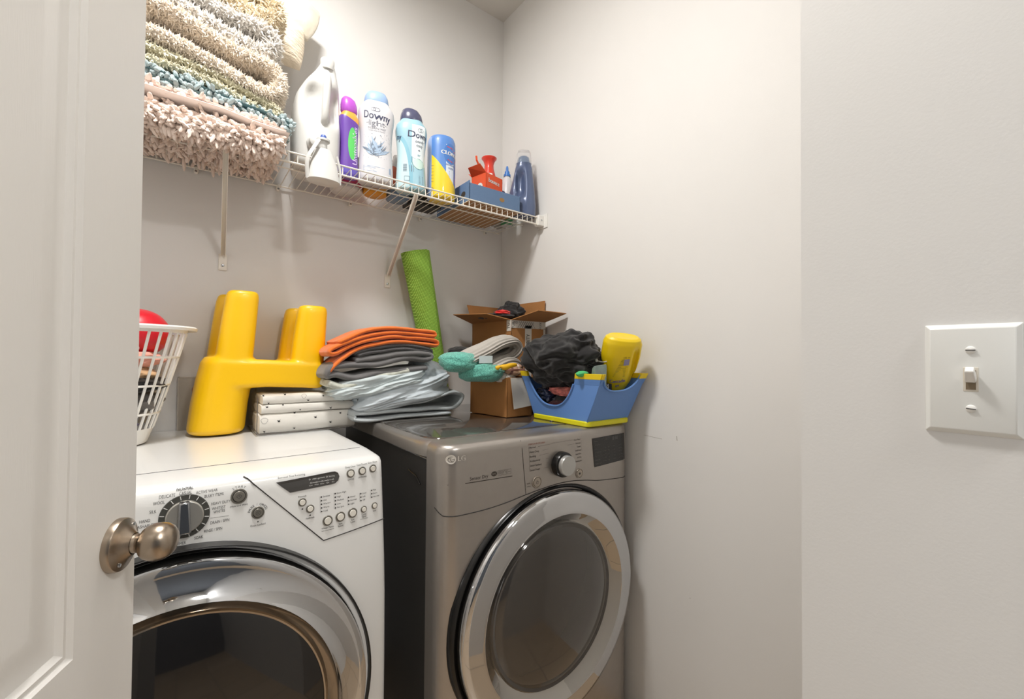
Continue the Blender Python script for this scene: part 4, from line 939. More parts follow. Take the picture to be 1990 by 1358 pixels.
# laundry basket
BC = (-.262, 1.535); RIMZ = 1.268
B = thing('laundry_basket', 'white open-slat plastic laundry basket piled with clothes, half behind the door', 'laundry basket', (BC[0], BC[1], ZW))
def bp(a, z, o=0.):
    t = (z-ZW)/(RIMZ-ZW); rx = .185+.085*t**.9+o; ry = .115+.050*t+o
    c, s = cos(a), sin(a); e = 2.6
    return (BC[0]+rx*abs(c)**(2/e)*(1 if c > 0 else -1), BC[1]+ry*abs(s)**(2/e)*(1 if s > 0 else -1), z)
NA = 96
g = G()
for z0, z1 in [(ZW+.001, ZW+.040), (1.255, 1.271)]:
    g.loft([[bp(2*pi*k/NA, z, o) for k in range(NA)] for z, o in [(z0, 0), (z1, 0), (z1, -.004), (z0, -.004)]], closed=True)
g.loft([[bp(2*pi*k/NA, z, o) for k in range(NA)] for z, o in [(1.268, -.004), (1.273, .004), (1.273, .016), (1.269, .021), (1.262, .021), (1.264, .015), (1.266, .002)]], closed=True)
g.add([bp(2*pi*k/NA, ZW+.002, -.002) for k in range(NA)], [tuple(range(NA))])
obj('rim_and_base', g, WHITEP, B, smooth=50)
g = G(); ns = 44
for k in range(ns):
    a0 = 2*pi*k/ns; tw = .10
    g.tube([bp(a0+tw*(1-abs(2*t-1))*0, ZW+.038+(1.258-ZW-.038)*t, -.002) for t in [i/6 for i in range(7)]], .0034, 6)
obj('upright_slats', g, WHITEP, B)
g = G()
for z in (1.042, 1.116, 1.190): g.tube([bp(2*pi*k/NA, z, -.001) for k in range(NA)], .0032, 6, closed=True)
obj('hoops', g, WHITEP, B)
def clump(name, label, cat, c, r, m, seed, amp=.16, fq=2.2, group=None, zmin=None, n=48, e=1., box=0, shear=0., th=None):
    g = G()
    rs_ = random.Random(seed); th_ = rs_.uniform(-.6, .6) if th is None else th; ca_, sa_ = cos(th_), sin(th_)
    def f(u, v):
        a, b = 2*pi*u, pi*(v-.5); d = Vector((cos(a)*cos(b), sin(a)*cos(b), sin(b)))
        w1 = nz(d, fq*.6, seed); w2 = nz(d, fq*.6, seed+9)
        lx, lz = d.x*ca_+d.z*sa_, -d.x*sa_+d.z*ca_          # creases run along lx
        q = Vector((lx*.42+.5*w1, d.y*.5+.3*w2, lz*1.5+.7*w1)); r1 = 1-abs(nz(q, fq, seed+2))*3.2
        q2 = Vector((lx*.5+.5*w2, d.y*.6, lz*2.0+.8*w2)); r2 = 1-abs(nz(q2, fq*1.9, seed+3))*3
        k = 1+amp*.45*nz(d, fq*.7, seed+20)*3+amp*.55*max(-.8, r1)+amp*.22*max(-.8, r2)-amp*.4
        if box: k *= (abs(d.x)**box+abs(d.y)**box+abs(d.z)**box)**(-1/box)
        z = c[2]+d.z*r[2]*k+shear*d.x*r[0]*k
        if zmin is not None: z = max(z, zmin)
        return (c[0]+d.x*r[0]*k, c[1]+d.y*r[1]*k, z)
    g.grid(f, n, n//2, cu=True)
    o = obj(name, g, m, None, loc=c, smooth=80, sub=1); return tag(o, label, cat, group)
clump('red_bowl', 'red rounded plastic bowl upturned above the laundry basket rim', 'bowl', (-.105, 1.54, 1.255), (.075, .075, .066), mat('red_plastic', (206, 22, 40), .35, coat=.2), 2, .02, 1)
clump('printed_top', 'white shirt with blue and black print against the basket slats', 'shirt', (-.20, 1.47, 1.20), (.11, .07, .050), mat('printed_white_cotton', (218, 220, 226), .85, var=.35, vscale=34), 4)
clump('blush_garment', 'blush pink garment low among the basket clothes under the red lid', 'garment', (-.105, 1.50, 1.185), (.065, .055, .022), fabric('blush_cotton', (222, 158, 140)), 6)
clump('tan_garment', 'tan folded garment at the middle of the basket above the black one', 'garment', (-.13, 1.50, 1.148), (.075, .075, .024), fabric('tan_cotton', (206, 168, 126)), 8)
clump('black_garment', 'black garment in a band across the middle of the laundry basket', 'garment', (-.12, 1.52, 1.118), (.088, .095, .028), fabric('black_cotton', (22, 20, 20)), 10)
clump('grey_garment', 'dark grey garment just below the black one in the basket', 'garment', (-.115, 1.52, 1.068), (.075, .085, .034), fabric('dark_grey_cotton', (92, 88, 84)), 12)
clump('stone_garment', 'stone coloured cloth in the lower part of the laundry basket', 'garment', (-.145, 1.50, 1.052), (.055, .085, .026), fabric('stone_cotton', (180, 172, 158)), 14)
clump('purple_garment', 'purple cloth near the bottom of the laundry basket', 'garment', (-.150, 1.50, 1.008), (.052, .080, .022), fabric('purple_cotton', (112, 88, 160)), 16)
# recessed supply box on the back wall
U = thing('washer_outlet_box', 'beige recessed laundry outlet box in the wall behind the yellow chair', 'outlet box', (.06, 1.725, 1.03))
UM = mat('outlet_box_grey', (196, 190, 180), .6)
g = G()
x0, x1, z0_, z1_ = -.016, .20, .93, 1.127
for a, b, c_, d in [(x0, x0+.004, z0_, z1_), (x1-.004, x1, z0_, z1_), (x0, x1, z1_-.004, z1_), (x0, x1, z0_, z0_+.004)]: g.box(a, b, 1.708, 1.7249, c_, d)
obj('box_frame', g, UM, U, bevel=.001)
g = G(); g.loft([[(x0+i, y, z0_+i), (x1-i, y, z0_+i), (x1-i, y, z1_-i), (x0+i, y, z1_-i)] for y, i in [(1.709, .004), (1.7235, .024)]]); obj('box_lining', g, mat('outlet_box_lining', (184, 178, 168), .6), U, smooth=0)
obj('supply_valve', G().lathe([(1e-4, 0), (.014, .0), (.016, .01), (.012, .03), (1e-4, .03)], (.035, 1.722, 1.085), (0, -1, 0), 16), mat('copper_fitting', (176, 104, 62), .4, .6), U)

# ------------------------------------------------------------ things on the dryer
ZL = .981
def dens(pts): return pts
folded('bed_linen', 'pale blue folded bed linen with scalloped edge at the bottom of the dryer pile', 'bed linen', [(.80, .993), (.62, .990), (.452, .993), (.440, 1.004), (.455, 1.014), (.62, 1.010), (.79, 1.010), (.825, 1.025), (.838, 1.055), (.80, 1.066), (.70, 1.040), (.56, 1.026), (.46, 1.022)], .015, 1.400, 1.62, fabric('pale_blue_grey_cotton', (184, 190, 192)), .007, 9, 31)
clump('bed_sheet', 'light blue cotton sheet bunched in the dryer pile, second from the bottom', 'bed sheet', (.622, 1.495, 1.072), (.178, .108, .046), fabric('light_blue_cotton', (206, 215, 221)), 37, .085, 2.2, n=120, box=4, shear=.20, th=.12)
clump('bunched_sheet', 'light blue sheet corner rising in a peak behind the pile beside the green mat', 'bed sheet', (.735, 1.50, 1.125), (.062, .09, .058), fabric('light_blue_cotton', (206, 215, 221)), 39, .08, 2.0, n=80, box=3, shear=-.35, th=-.9)
clump('fitted_sheet', 'wrinkled pale blue sheet bulging below the grey trousers', 'bed sheet', (.530, 1.490, 1.108), (.168, .112, .036), fabric('powder_blue_cotton', (200, 210, 212)), 42, .09, 2.3, n=120, box=4, shear=.17, th=.15)
folded('pillowcase', 'pale patterned pillowcase poking out left under the grey trousers', 'pillowcase', [(.352, 1.112), (.40, 1.102), (.47, 1.120), (.56, 1.137), (.62, 1.150)], .022, 1.383, 1.56, fabric('patterned_cotton', (190, 192, 180), var=.25, vs=60), .006, 12, 43)
folded('folded_trousers', 'slate grey folded trousers below the orange shirt', 'trousers', [(.69, 1.158), (.60, 1.147), (.50, 1.140), (.43, 1.128), (.375, 1.138), (.352, 1.135), (.362, 1.160), (.42, 1.170), (.50, 1.168), (.60, 1.190), (.685, 1.188), (.70, 1.197), (.68, 1.206), (.60, 1.207), (.50, 1.190), (.43, 1.182)], .021, 1.386, 1.58, fabric('slate_grey_twill', (104, 102, 102)), .0045, 12, 47)
folded('folded_trousers', 'darker grey trousers folded directly beneath the orange shirt', 'trousers', [(.44, 1.196), (.50, 1.210), (.60, 1.223), (.685, 1.214), (.70, 1.207), (.69, 1.221), (.60, 1.235), (.50, 1.222), (.43, 1.204)], .0135, 1.392, 1.58, fabric('dark_grey_twill', (84, 82, 84)), .0045, 12, 53)
folded('folded_shirt', 'bright orange folded shirt on top of the dryer pile', 'shirt', [(.352, 1.145), (.39, 1.185), (.45, 1.222), (.54, 1.242), (.64, 1.246), (.712, 1.236), (.722, 1.246), (.70, 1.258), (.62, 1.262), (.53, 1.258), (.44, 1.238), (.37, 1.203), (.358, 1.215), (.40, 1.236), (.47, 1.262), (.55, 1.274), (.64, 1.275), (.705, 1.270), (.712, 1.281), (.69, 1.288), (.60, 1.290), (.52, 1.289), (.45, 1.272), (.38, 1.236)], .0145, 1.388, 1.56, fabric('orange_cotton', (226, 112, 32)), .0035, 12, 59)
# rolled exercise mat leaning on the back wall
g = G(); a0 = Vector((.882, 1.655, ZL+.003)); a1 = Vector((.752, 1.650, 1.625)); ax = (a1-a0).normalized(); e1 = Vector((1, 0, 0)); e1 = (e1-ax*e1.dot(ax)).normalized(); e2 = ax.cross(e1)
NT = 130; rings = []
for i in range(25):
    t = i/24; c = a0+(a1-a0)*t; rb = .040+.020*t; ring = []
    for s_ in (0, 1):
        for j in range(NT):
            u = j/(NT-1) if s_ == 0 else 1-j/(NT-1)
            th = radians(-78)-2*pi*3.2*(1-u)+radians(6)*t; rr = rb*(.30+.70*u)+(.0065 if s_ == 0 else 0)
            ring.append(c+(e1*cos(th)+e2*sin(th))*rr)
    rings.append(ring)
g.loft(rings)
GM = mat('green_mat_foam', (142, 188, 62), .8); nt = GM.node_tree; b_ = nt.nodes['Principled BSDF']
tc = nt.nodes.new('ShaderNodeTexCoord'); mp = nt.nodes.new('ShaderNodeMapping'); nt.links.new(tc.outputs['Object'], mp.inputs[0]); mp.inputs['Rotation'].default_value = (0, radians(-12), 0)
wv = nt.nodes.new('ShaderNodeTexWave'); wv.wave_type = 'BANDS'; wv.bands_direction = 'Z'; wv.inputs['Scale'].default_value = 55; nt.links.new(mp.outputs[0], wv.inputs[0])
wx = nt.nodes.new('ShaderNodeTexWave'); wx.wave_type = 'BANDS'; wx.bands_direction = 'X'; wx.inputs['Scale'].default_value = 55; nt.links.new(mp.outputs[0], wx.inputs[0])
mu = nt.nodes.new('ShaderNodeMath'); mu.operation = 'MULTIPLY'; nt.links.new(wv.outputs['Fac'], mu.inputs[0]); nt.links.new(wx.outputs['Fac'], mu.inputs[1])
bpn = nt.nodes.new('ShaderNodeBump'); bpn.inputs['Strength'].default_value = .8; bpn.inputs['Distance'].default_value = .002; nt.links.new(mu.outputs[0], bpn.inputs['Height']); nt.links.new(bpn.outputs[0], b_.inputs['Normal'])
cr = nt.nodes.new('ShaderNodeValToRGB'); cr.color_ramp.elements[0].color = (*lin((112, 158, 44)), 1); cr.color_ramp.elements[1].color = (*lin((170, 212, 92)), 1); cr.color_ramp.elements[1].position = .5
nt.links.new(mu.outputs[0], cr.inputs[0]); nt.links.new(cr.outputs[0], b_.inputs['Base Color'])
tag(obj('rolled_exercise_mat', g, GM, None, loc=(.882, 1.655, ZL), smooth=50), 'lime green rolled foam exercise mat leaning against the back wall', 'exercise mat')
# tall cardboard box in the corner
KB = mat('brown_cardboard', (170, 118, 68), .85, bump=.25, bscale=120, var=.04, vscale=12); KBI = mat('brown_cardboard_inside', (158, 120, 84), .9, bump=.2, bscale=120)
T = thing('cardboard_box', 'tall open cardboard box with security tape in the corner behind everything', 'box', (1.13, 1.53, ZL))
X0, X1, Y0, Y1, Z0, Z1 = 1.043, 1.225, 1.380, 1.675, ZL+.001, 1.347
g = G(); th = .003
for b_ in [(X0, X1, Y0, Y0+th), (X0, X1, Y1-th, Y1), (X0, X0+th, Y0, Y1), (X1-th, X1, Y0, Y1)]: g.box(*b_, Z0, Z1)
g.box(X0, X1, Y0, Y1, Z0, Z0+th); obj('box_body', g, KB, T, bevel=.0008)
def flap(pts, nm='box_flap'):
    g = G(); g.add(pts, [(0, 1, 2, 3)]); return obj(nm, g, KB, T, solid=.003, smooth=0)
flap([(X0, Y0+.004, Z1), (X0, Y1, Z1), (X0-.105, Y1-.01, Z1+.034), (X0-.100, Y0+.03, Z1+.020)])
flap([(X0, Y0, Z1), (X1, Y0, Z1), (X1+.002, Y0-.125, Z1+.028), (X0+.03, Y0-.130, Z1+.030)])
flap([(X0, Y1, Z1), (X1, Y1, Z1), (X1-.02, Y1+.015, Z1+.083), (X0-.02, Y1+.015, Z1+.085)])
flap([(X1, Y0+.01, Z1), (X1, Y1-.01, Z1), (X1+.006, Y1-.015, Z1+.095), (X1+.006, Y0+.01, Z1+.092)])
TAPE = mat('white_paper_tape', (214, 208, 198), .6)
g = G(); fy = lambda a, b: (a, Y0-.0012, b); fx = lambda a, b: (X0-.0012, a, b)
g.poly([(1.113, Z0+.05), (1.148, Z0+.05), (1.148, Z1-.02), (1.113, Z1-.02)], fy); g.poly([(X0, Z1-.032), (X1, Z1-.032), (X1, Z1-.001), (X0, Z1-.001)], fy)
g.poly([(Y0, Z1-.045), (Y0+.030, Z1-.045), (Y0+.030, Z1), (Y0, Z1)], fx); g.poly([(X1-.012, Z1-.12), (X1-.001, Z1-.12), (X1-.001, Z1-.03), (X1-.012, Z1-.03)], fy)
tape = obj('paper_tape', g, TAPE, T, smooth=0)
g = G(); fy2 = lambda a, b: (a, Y0-.0018, b); fx2 = lambda a, b: (X0-.0018, -a, b)
text(g, 'SECURITY', (1.130, 1.250), .024, fy2, radians(90), .80, 'C', .0003)
for i in range(7): g.line([(1.075+.011*i, Z1-.031), (1.094+.011*i, Z1-.004)], .0012, fy2); g.line([(1.100+.011*i, Z1-.031), (1.081+.011*i, Z1-.004)], .0012, fy2)
text(g, 'TUR', (1.052, Z1-.022), .018, fy2, radians(90), .9); text(g, 'KD', (1.066, Z1-.010), .014, fy2, 0, .9)
text(g, 'LUX', (1.195, Z1-.018), .018, fy2, radians(80), .9)
for i in range(4): g.line([(-Y0-.045+.012*i, 1.255), (-Y0-.025+.012*i, 1.285)], .0018, fx2); g.line([(-Y0-.02+.010*i-.01, 1.255), (-Y0-.045+.010*i, 1.285)], .0018, fx2)
text(g, 'TU', (-Y0-.014, Z1-.024), .022, fx2, radians(90), .9)
obj('tape_lettering', g, INK, tape, smooth=0)
BLK = fabric('black_jersey', (26, 25, 26), bump=.25, sc=120, sheen=.2)
clump('black_shirt', 'crumpled black shirt heaped on the tall cardboard box', 'garment', (1.125, 1.50, 1.375), (.068, .075, .060), BLK, 71, .26, 2.6, n=72)
clump('black_scarf', 'black cloth trailing left over the edge of the tall box', 'garment', (1.062, 1.52, 1.368), (.075, .10, .016), BLK, 73, .2, 2.2)
clump('red_garment', 'small bright red cloth between black ones on the tall box', 'garment', (1.055, 1.455, 1.382), (.038, .030, .011), fabric('red_cotton', (216, 40, 36)), 75, .2)
# smaller box with knitwear
T = thing('cardboard_box', 'low open cardboard box with a white inner flap beside the blue caddy', 'box', (.965, 1.34, ZL))
def skew(x, y, z): return (x-(y-1.225)*.10, y, z)
a0, a1, b0, b1, c0, c1 = .912, 1.028, 1.228, 1.440, ZL+.001, 1.124
g = G()
for b_ in [(a0, a1, b0, b0+th), (a0, a1, b1-th, b1), (a0, a0+th, b0, b1), (a1-th, a1, b0, b1)]: g.box(*b_, c0, c1)
g.box(a0, a1, b0, b1, c0, c0+th); g.v = [skew(*p) for p in g.v]
obj('box_body', g, mat('light_cardboard', (182, 126, 72), .85, bump=.25, bscale=120, var=.04, vscale=12), T, bevel=.001)
g = G(); g.add([(a0+.012, b0-.004, c1-.001), (a1, b0-.004, c1-.001), (a1, b0-.012, c0+.040), (a0+.022, b0-.012, c0+.030)], [(0, 1, 2, 3)]); g.add([(a0-.012, b0+.10, c1), (a0, b0, c1), (a0+.02, b0+.02, c1+.022), (a0+.0, b0+.12, c1+.02)], [(0, 1, 2, 3)])
obj('white_flap', g, mat('white_cardboard', (222, 218, 210), .8, bump=.15, bscale=100), T, solid=.002, smooth=0, label='white cardboard flap folded down')
# ribbed grey knit
KN = mat('grey_rib_knit', (176, 170, 162), .95, sheen=.3); nt = KN.node_tree
tc = nt.nodes.new('ShaderNodeTexCoord'); wv = nt.nodes.new('ShaderNodeTexWave'); wv.bands_direction = 'Y'; wv.inputs['Scale'].default_value = 26; wv.inputs['Distortion'].default_value = 1.2; nt.links.new(tc.outputs['Object'], wv.inputs[0])
bpn = nt.nodes.new('ShaderNodeBump'); bpn.inputs['Strength'].default_value = 1; bpn.inputs['Distance'].default_value = .006; nt.links.new(wv.outputs['Fac'], bpn.inputs['Height']); nt.links.new(bpn.outputs[0], nt.nodes['Principled BSDF'].inputs['Normal'])
def knit_g(path, t, y0, y1, seed):
    P = smoothpath([(p[0], 0, p[1]) for p in path], 6); m = len(P); rings = []
    for i, p in enumerate(P):
        a = P[max(0, i-1)]; b = P[min(m-1, i+1)]; tg = (b-a).normalized(); nn = Vector((-tg.z, 0, tg.x)); ring = []; K = 128
        for k in range(K):
            al = 2*pi*k/K; yy = (y0+y1)/2+(y1-y0)/2*sin(al)*abs(sin(al))**.0; hh = cos(al)*t/2*(1+.0)
            rib = .0040*cos(k*2*pi/8)
            v = p+nn*(hh+rib*cos(al)); v = Vector((v.x, yy+rib*sin(al)+(i/m-.5)*.03, v.z+.008*nz((p.x, yy, 0), 10, seed)))
            ring.append(v)
        rings.append(ring)
    return G().loft(rings)
kg = knit_g([(.775, 1.180), (.82, 1.203), (.88, 1.228), (.940, 1.252), (.980, 1.255), (1.000, 1.230), (.980, 1.205), (.93, 1.186), (.88, 1.175)], .040, 1.255, 1.40, 81)
k2 = knit_g([(.845, 1.140), (.88, 1.160), (.93, 1.176), (.975, 1.170), (.995, 1.150)], .050, 1.235, 1.37, 85); kg.add(k2.v, k2.f)
tag(obj('ribbed_sweater', kg, fabric('grey_knit_wool', (182, 176, 168)), None, loc=(.90, 1.33, 1.14), smooth=70), 'grey ribbed knit sweater looped over the top of the small box', 'knitwear')
g = G()
def mesh_bag(path, t, y0, y1, seed):
    r = ribbon(path, t, y0, y1, lambda v, u: (0, 0, nz(v, 12, seed)*.012)); return r
TM = mat('teal_mesh', (92, 172, 156), .8, bump=.8, bscale=500, sheen=.3, bdist=.003)
nt = TM.node_tree; tc = nt.nodes.new('ShaderNodeTexCoord'); vo = nt.nodes.new('ShaderNodeTexVoronoi'); vo.inputs['Scale'].default_value = 330; nt.links.new(tc.outputs['Object'], vo.inputs[0])
cr = nt.nodes.new('ShaderNodeValToRGB'); cr.color_ramp.elements[0].color = (*lin((52, 120, 110)), 1); cr.color_ramp.elements[0].position = .25; cr.color_ramp.elements[1].color = (*lin((112, 196, 178)), 1); cr.color_ramp.elements[1].position = .5
nt.links.new(vo.outputs['Distance'], cr.inputs[0]); nt.links.new(cr.outputs[0], nt.nodes['Principled BSDF'].inputs['Base Color'])
T = thing('mesh_wash_bag', 'teal mesh wash bag with white tag lying over the small box edge', 'laundry bag', (.80, 1.28, 1.13))
def lump(c, r, seed, amp=.07, fq=1.8, n=56, e=.8):
    g = G()
    def f(u, v):
        a, b = 2*pi*u, pi*(v-.5); d = Vector((cos(a)*cos(b), sin(a)*cos(b), sin(b)))
        k = 1+amp*nz(d, fq, seed)*3+amp*.5*nz((d.x, d.y*.4, d.z*2.5), fq*2.2, seed+4)*3
        return (c[0]+d.x*r[0]*k, c[1]+d.y*r[1]*k, c[2]+(abs(d.z)**e)*(1 if d.z > 0 else -1)*r[2]*k)
    return g.grid(f, n, n//2, cu=True)
obj('bag_cloth', lump((.757, 1.295, 1.178), (.074, .066, .035), 3, .05, 1.1), TM, T, smooth=80)
obj('bag_fold', lump((.838, 1.286, 1.143), (.088, .070, .036), 5, .06, 1.1), TM, T, smooth=80)
g = G(); g.add([(.800, 1.238, 1.200), (.852, 1.234, 1.201), (.850, 1.232, 1.176), (.798, 1.236, 1.175)], [(0, 1, 2, 3)]); obj('white_tag', g, mat('tag_white', (206, 220, 222), .6), T, solid=.0012, smooth=0, label='white satin tag')
YC = mat('yellow_cord', (240, 186, 30), .5)
g = G().tube(smoothpath([(.846, 1.205, 1.158), (.862, 1.200, 1.164), (.880, 1.198, 1.162), (.905, 1.198, 1.168), (.930, 1.200, 1.170)], 5), [.005, .007, .008, .007, .0055, .005, .006, .008, .0095, .010, .0105, .010, .010, .0095, .009, .009, .008, .008, .007, .006, .005][:21], 12)
tag(obj('toy_banana', g, YC, None, loc=(.885, 1.20, 1.165)), 'small yellow bulbous rubber piece lying against the grey knit sweater', 'toy')
clump('paper_towel', 'white crumpled cloth at the near edge of the small box', 'cloth', (.935, 1.27, 1.125), (.045, .035, .026), fabric('white_cotton', (228, 224, 218)), 91, .15)
PL = zoned('plaid_flannel', (196, 158, 132), [('box', (-.030, -.022, -1, 1), (120, 84, 80)), ('box', (0, .008, -1, 1), (226, 206, 190)), ('box', (.02, .028, -1, 1), (120, 84, 80)), ('box', (-1, 1, -.004, .003), (150, 104, 92))], .9, 0)
clump('plaid_shirt', 'brown plaid flannel cloth peeking between the small box and the caddy', 'shirt', (.955, 1.245, 1.152), (.045, .030, .022), PL, 93, .15)
clump('black_sock', 'black cloth behind the grey knit beside the green mat', 'garment', (.845, 1.44, 1.213), (.055, .045, .022), BLK, 95, .15)
clump('black_trousers', 'black cloth filling the space behind the knitwear in the small box', 'garment', (.965, 1.36, 1.15), (.042, .06, .035), BLK, 97, .1)

# blue caddy with yellow rim pieces and yellow foot
KC_ = thing('storage_caddy', 'blue plastic caddy with scooped sides, yellow corner caps and yellow base', 'caddy', (1.09, 1.05, ZL))
BLU = mat('caddy_blue', (98, 140, 204), .45, bump=.04, bscale=200); YR = mat('caddy_yellow', (236, 206, 26), .45); YG = mat('caddy_base_yellow', (222, 214, 24), .4)
bx = [(.999, .928), (1.192, .925), (1.192, 1.178), (.999, 1.183)]; tx = [(1.000, .868), (1.216, .866), (1.216, 1.216), (.968, 1.218)]
zb, zt = ZL+.012, 1.143
def cpt(side, u, v, off=0.):
    """point on wall: side 0 front(-Y) 1 right 2 back 3 left; u along, v height 0..1"""
    i, j = [(0, 1), (1, 2), (2, 3), (3, 0)][side]
    p = [bx[i][k]+(bx[j][k]-bx[i][k])*u for k in (0, 1)]; q = [tx[i][k]+(tx[j][k]-tx[i][k])*u for k in (0, 1)]
    x, y = [p[k]+(q[k]-p[k])*v for k in (0, 1)]; nx, ny = [(0, -1), (1, 0), (0, 1), (-1, 0)][side]
    return Vector((x+nx*off, y+ny*off, zb+(zt-zb)*v))
def cut(side, u):
    """height fraction of the wall top at u"""
    c_, hw, dep = {3: (.40, .31, .72), 1: (.57, .29, .72), 0: (.45, .40, .34), 2: (.5, .38, .34)}[side]
    d = abs(u-c_)/hw
    if d >= 1: return 1.
    return 1-dep*(1-d**2.6)**.5 if d < 1 else 1.
for side in range(4):
    g = G(); nu = 61; us = [i/(nu-1) for i in range(nu)]
    rings = []
    for u in us:
        h = cut(side, u); rings.append([cpt(side, u, 0, 0), cpt(side, u, h*.5, 0), cpt(side, u, h, 0), cpt(side, u, h, -.0035), cpt(side, u, h*.5, -.0035), cpt(side, u, 0, -.0035)])
    g.loft(rings)
    # raised lip round the scoop
    lip = [cpt(side, u, cut(side, u), .0015) for u in us if cut(side, u) < .999]
    if lip: g.tube([cpt(side, us[0], 0, 0)]*0+lip, .0032, 6)
    wl2 = obj('side_wall', g, BLU, KC_, smooth=40)
    c_, hw, dep = {3: (.40, .31, .72), 1: (.57, .29, .72), 0: (.45, .40, .34), 2: (.5, .38, .34)}[side]
    for u0, u1 in ((-.004, c_-hw), (c_+hw, 1.004)):
        g = G(); n_ = 6
        g.loft([[cpt(side, u0+(u1-u0)*i/n_, .915, .004), cpt(side, u0+(u1-u0)*i/n_, 1.03, .005), cpt(side, u0+(u1-u0)*i/n_, 1.03, -.006), cpt(side, u0+(u1-u0)*i/n_, .915, -.005)] for i in range(n_+1)])
        obj('corner_cap', g, YR, KC_, bevel=.001)
        g = G(); g.loft([[cpt(side, u0+(u1-u0)*i/n_, .80, .0005), cpt(side, u0+(u1-u0)*i/n_, .915, .0035), cpt(side, u0+(u1-u0)*i/n_, .915, 0), cpt(side, u0+(u1-u0)*i/n_, .80, 0)] for i in range(n_+1)])
        obj('wall_band', g, BLU, wl2, bevel=.0005)
g = G(); 
def rr(exp_, z): 
    o = []
    for (cx, cy), a0_ in zip([(1.194, 1.180), (.997, 1.185), (.997, .924), (1.194, .921)], (0, 90, 180, 270)):
        sx_ = -1 if cx > 1.1 else 1; sy_ = -1 if cy > 1.05 else 1
        for k in range(6): a = radians(a0_+18*k); o.append((cx+sx_*.014+(.014+exp_)*cos(a), cy+sy_*.014+(.014+exp_)*sin(a), z))
    return o
g.loft([rr(0, ZL), rr(.003, ZL+.003), rr(.003, ZL+.014), rr(0, ZL+.017), rr(-.006, ZL+.017)]); obj('base_tray', g, YG, KC_, smooth=40)
# contents
clump('black_trousers', 'black draped trousers heaped high in the blue caddy', 'trousers', (1.050, 1.085, 1.190), (.120, .155, .098), BLK, 111, .20, 2.4, n=130)
clump('black_hoodie', 'black garment with folds hanging down inside the caddy scoop', 'garment', (1.065, 1.09, 1.118), (.060, .085, .058), BLK, 113, .16, 2.2, n=60)
clump('blue_plastic_bag', 'crinkled navy clear plastic bag seen through the caddy side scoop', 'plastic bag', (1.045, 1.155, 1.062), (.040, .045, .035), mat('navy_film', (52, 62, 92), .15, coat=.8, bump=1, bscale=40, bdist=.02), 115, .3, 3.2)
clump('red_print_cloth', 'red and white printed cloth under the black garment in the caddy scoop', 'cloth', (1.022, 1.05, 1.083), (.022, .075, .016), mat('red_white_print', (206, 120, 112), .8, var=.5, vscale=60), 117, .25, 3)
clump('maroon_cloth', 'maroon cloth at the bottom of the caddy scoop', 'cloth', (1.045, 1.07, 1.030), (.038, .085, .024), fabric('maroon_cotton', (92, 34, 44)), 119)
clump('dark_cloth', 'dark charcoal cloth under the red printed cloth in the caddy', 'cloth', (1.075, 1.05, 1.055), (.050, .10, .030), fabric('charcoal_cotton', (34, 32, 33)), 121)
# drawstring on the black trousers
g = G().tube(smoothpath([(1.063, .945, 1.188), (1.078, .936, 1.184), (1.095, .930, 1.186), (1.112, .932, 1.192)], 5), .0016, 6); g.lathe([(.004, 0), (.004, .009), (1e-4, .010)], (1.060, .944, 1.186), (-.4, -.2, .6), 10)
tag(obj('drawstring', g, mat('white_cord', (206, 204, 200), .6), None, loc=(1.09, .93, 1.186)), 'white drawstring with metal tip on the black trousers', 'cord')
# yellow dish gel bottle, upside down
T = thing('dishwasher_gel_bottle', 'yellow detergent bottle standing cap down in the caddy corner at right', 'bottle', (1.165, .957, 1.090), rot=(radians(24), radians(6), radians(-44)))
YB_ = mat('bright_yellow_bottle', (242, 208, 16), .35, coat=.3)
secs = [(0, .026, .020, -.004), (.012, .036, .026, -.004), (.04, .047, .031, -.002), (.08, .056, .034, 0), (.13, .063, .037, 0), (.175, .062, .037, 0), (.190, .056, .034, 0), (.196, .047, .027, 0), (.1945, .036, .020, 0), (.193, .004, .003, 0)]
jr = []
for a, b in zip(secs, secs[1:]):
    for k in range(5): t = k/5; jr.append([a[i]+(b[i]-a[i])*t for i in range(4)])
jr.append(list(secs[-1])); rings = []
for s in jr:
    ring = []
    for (x, y, z) in sq(s[1], s[2], s[0], s[3], 0, 2.3, 64):
        d = exp(-((x-.045)/.008)**4)*exp(-((z-.105)/.055)**4)
        if y < 0: y += .020*d
        ring.append((x, y, z))
    rings.append(ring)
obj('bottle_body', G().loft(rings), YB_, T, local=True, smooth=60)
def ys(u, v, d=.0007):
    for s0, s1 in zip(jr, jr[1:]):
        if s0[0] <= v <= s1[0] and s1[0] > s0[0]:
            t = (v-s0[0])/(s1[0]-s0[0]); rx = s0[1]+(s1[1]-s0[1])*t; ry = s0[2]+(s1[2]-s0[2])*t; break
    else: rx, ry = .04, .03
    a = max(-1, min(1, u/rx)); return (u, -ry*(1-abs(a)**2.3)**(1/2.3)-d, v)
g = G(); text(g, 'Cascade', (.000, .048), .0165, ys, radians(12), .9, 'C', .0004); text(g, 'gel', (.002, .031), .012, ys, radians(12), .9, 'C', .0003); obj('brand_lettering', g, mat('violet_ink', (110, 96, 168), .5), T, local=True, smooth=0)
g = G()
for i in range(13): z = .064+.0052*i; x0_ = -.018+.0016*i; g.line([(x0_, z), (.020+(.004 if i > 6 else 0)-(.014 if i > 7 else 0), z+.004)], .0011, ys)
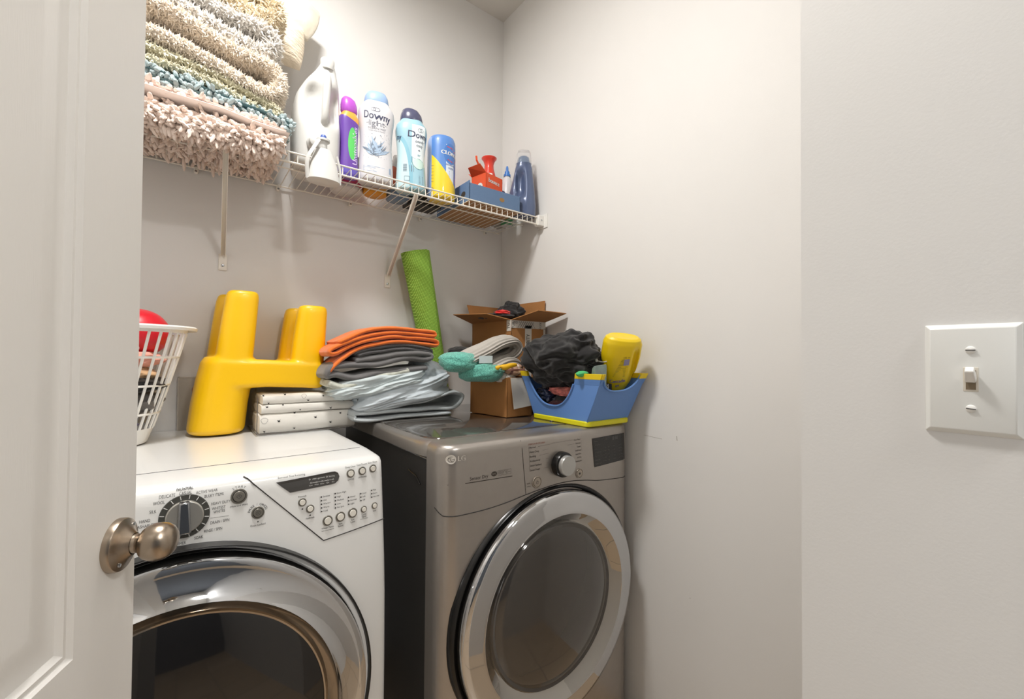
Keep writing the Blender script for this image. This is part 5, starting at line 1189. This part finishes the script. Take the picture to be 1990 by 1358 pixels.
text(g, '105 oz', (.016, .137), .008, ys, radians(10)); obj('small_print', g, mat('olive_ink', (120, 112, 40), .6), T, local=True, smooth=0)
g = G(); g.poly([(.010, .108), (.027, .111), (.027, .133), (.010, .130)], ys, 2); q_ = obj('label_panel', g, mat('lavender_label', (150, 146, 180), .5), T, local=True, smooth=0)
obj('bottle_cap', G().lathe([(.015, -.030), (.017, -.028), (.017, .004), (1e-4, .004)], (-.004, 0, 0), n=24), mat('dark_cap', (40, 60, 130), .4), T, local=True)
# box of cleaning pads and folded packet in the caddy front
T = thing('cleaning_pad_box', 'black and white printed carton end showing in the caddy front scoop', 'box', (1.09, .95, .998))
g = G().box(1.050, 1.128, .938, .962, .998, 1.112)
obj('carton', g, mat('black_white_carton', (40, 44, 52), .5), T, bevel=.001)
g = G(); fz = lambda a, b: (a, .9372, b); text(g, 'CLEAN', (1.084, 1.098), .020, fz, radians(4), .9, 'C', .0008)
for i in range(6): g.line([(1.054+.010*i, 1.106), (1.060+.010*i, 1.111)], .003, fz)
obj('carton_lettering', g, INKW, T, smooth=0)
g = G(); g.loft([[(1.012, .905, 1.10), (1.056, .900, 1.10), (1.056, .925, 1.10), (1.012, .93, 1.10)], [(1.010, .905, 1.164), (1.056, .898, 1.168), (1.056, .912, 1.168), (1.010, .918, 1.164)], [(1.010, .906, 1.172), (1.055, .899, 1.177), (1.055, .905, 1.177), (1.010, .910, 1.172)]])
tag(obj('wipes_packet', g, mat('grey_green_foil', (128, 146, 142), .25, .3, coat=.5, var=.2, vscale=30), None, loc=(1.035, .91, 1.05), bevel=.001), 'grey green foil packet standing beside the yellow bottle in the caddy', 'packet')
clump('green_sponge', 'bright green sponge corner beside the foil packet', 'sponge', (.995, .945, 1.146), (.026, .014, .010), mat('green_sponge_foam', (84, 190, 120), .9), 131, .06)
# small metal clip on the dryer lid
g = G().box(.985, 1.003, 1.075, 1.085, ZL, ZL+.004); tag(obj('metal_clip', g, CHROME, None, loc=(.994, 1.08, ZL), bevel=.001), 'tiny shiny metal clip on the dryer lid before the caddy', 'clip')
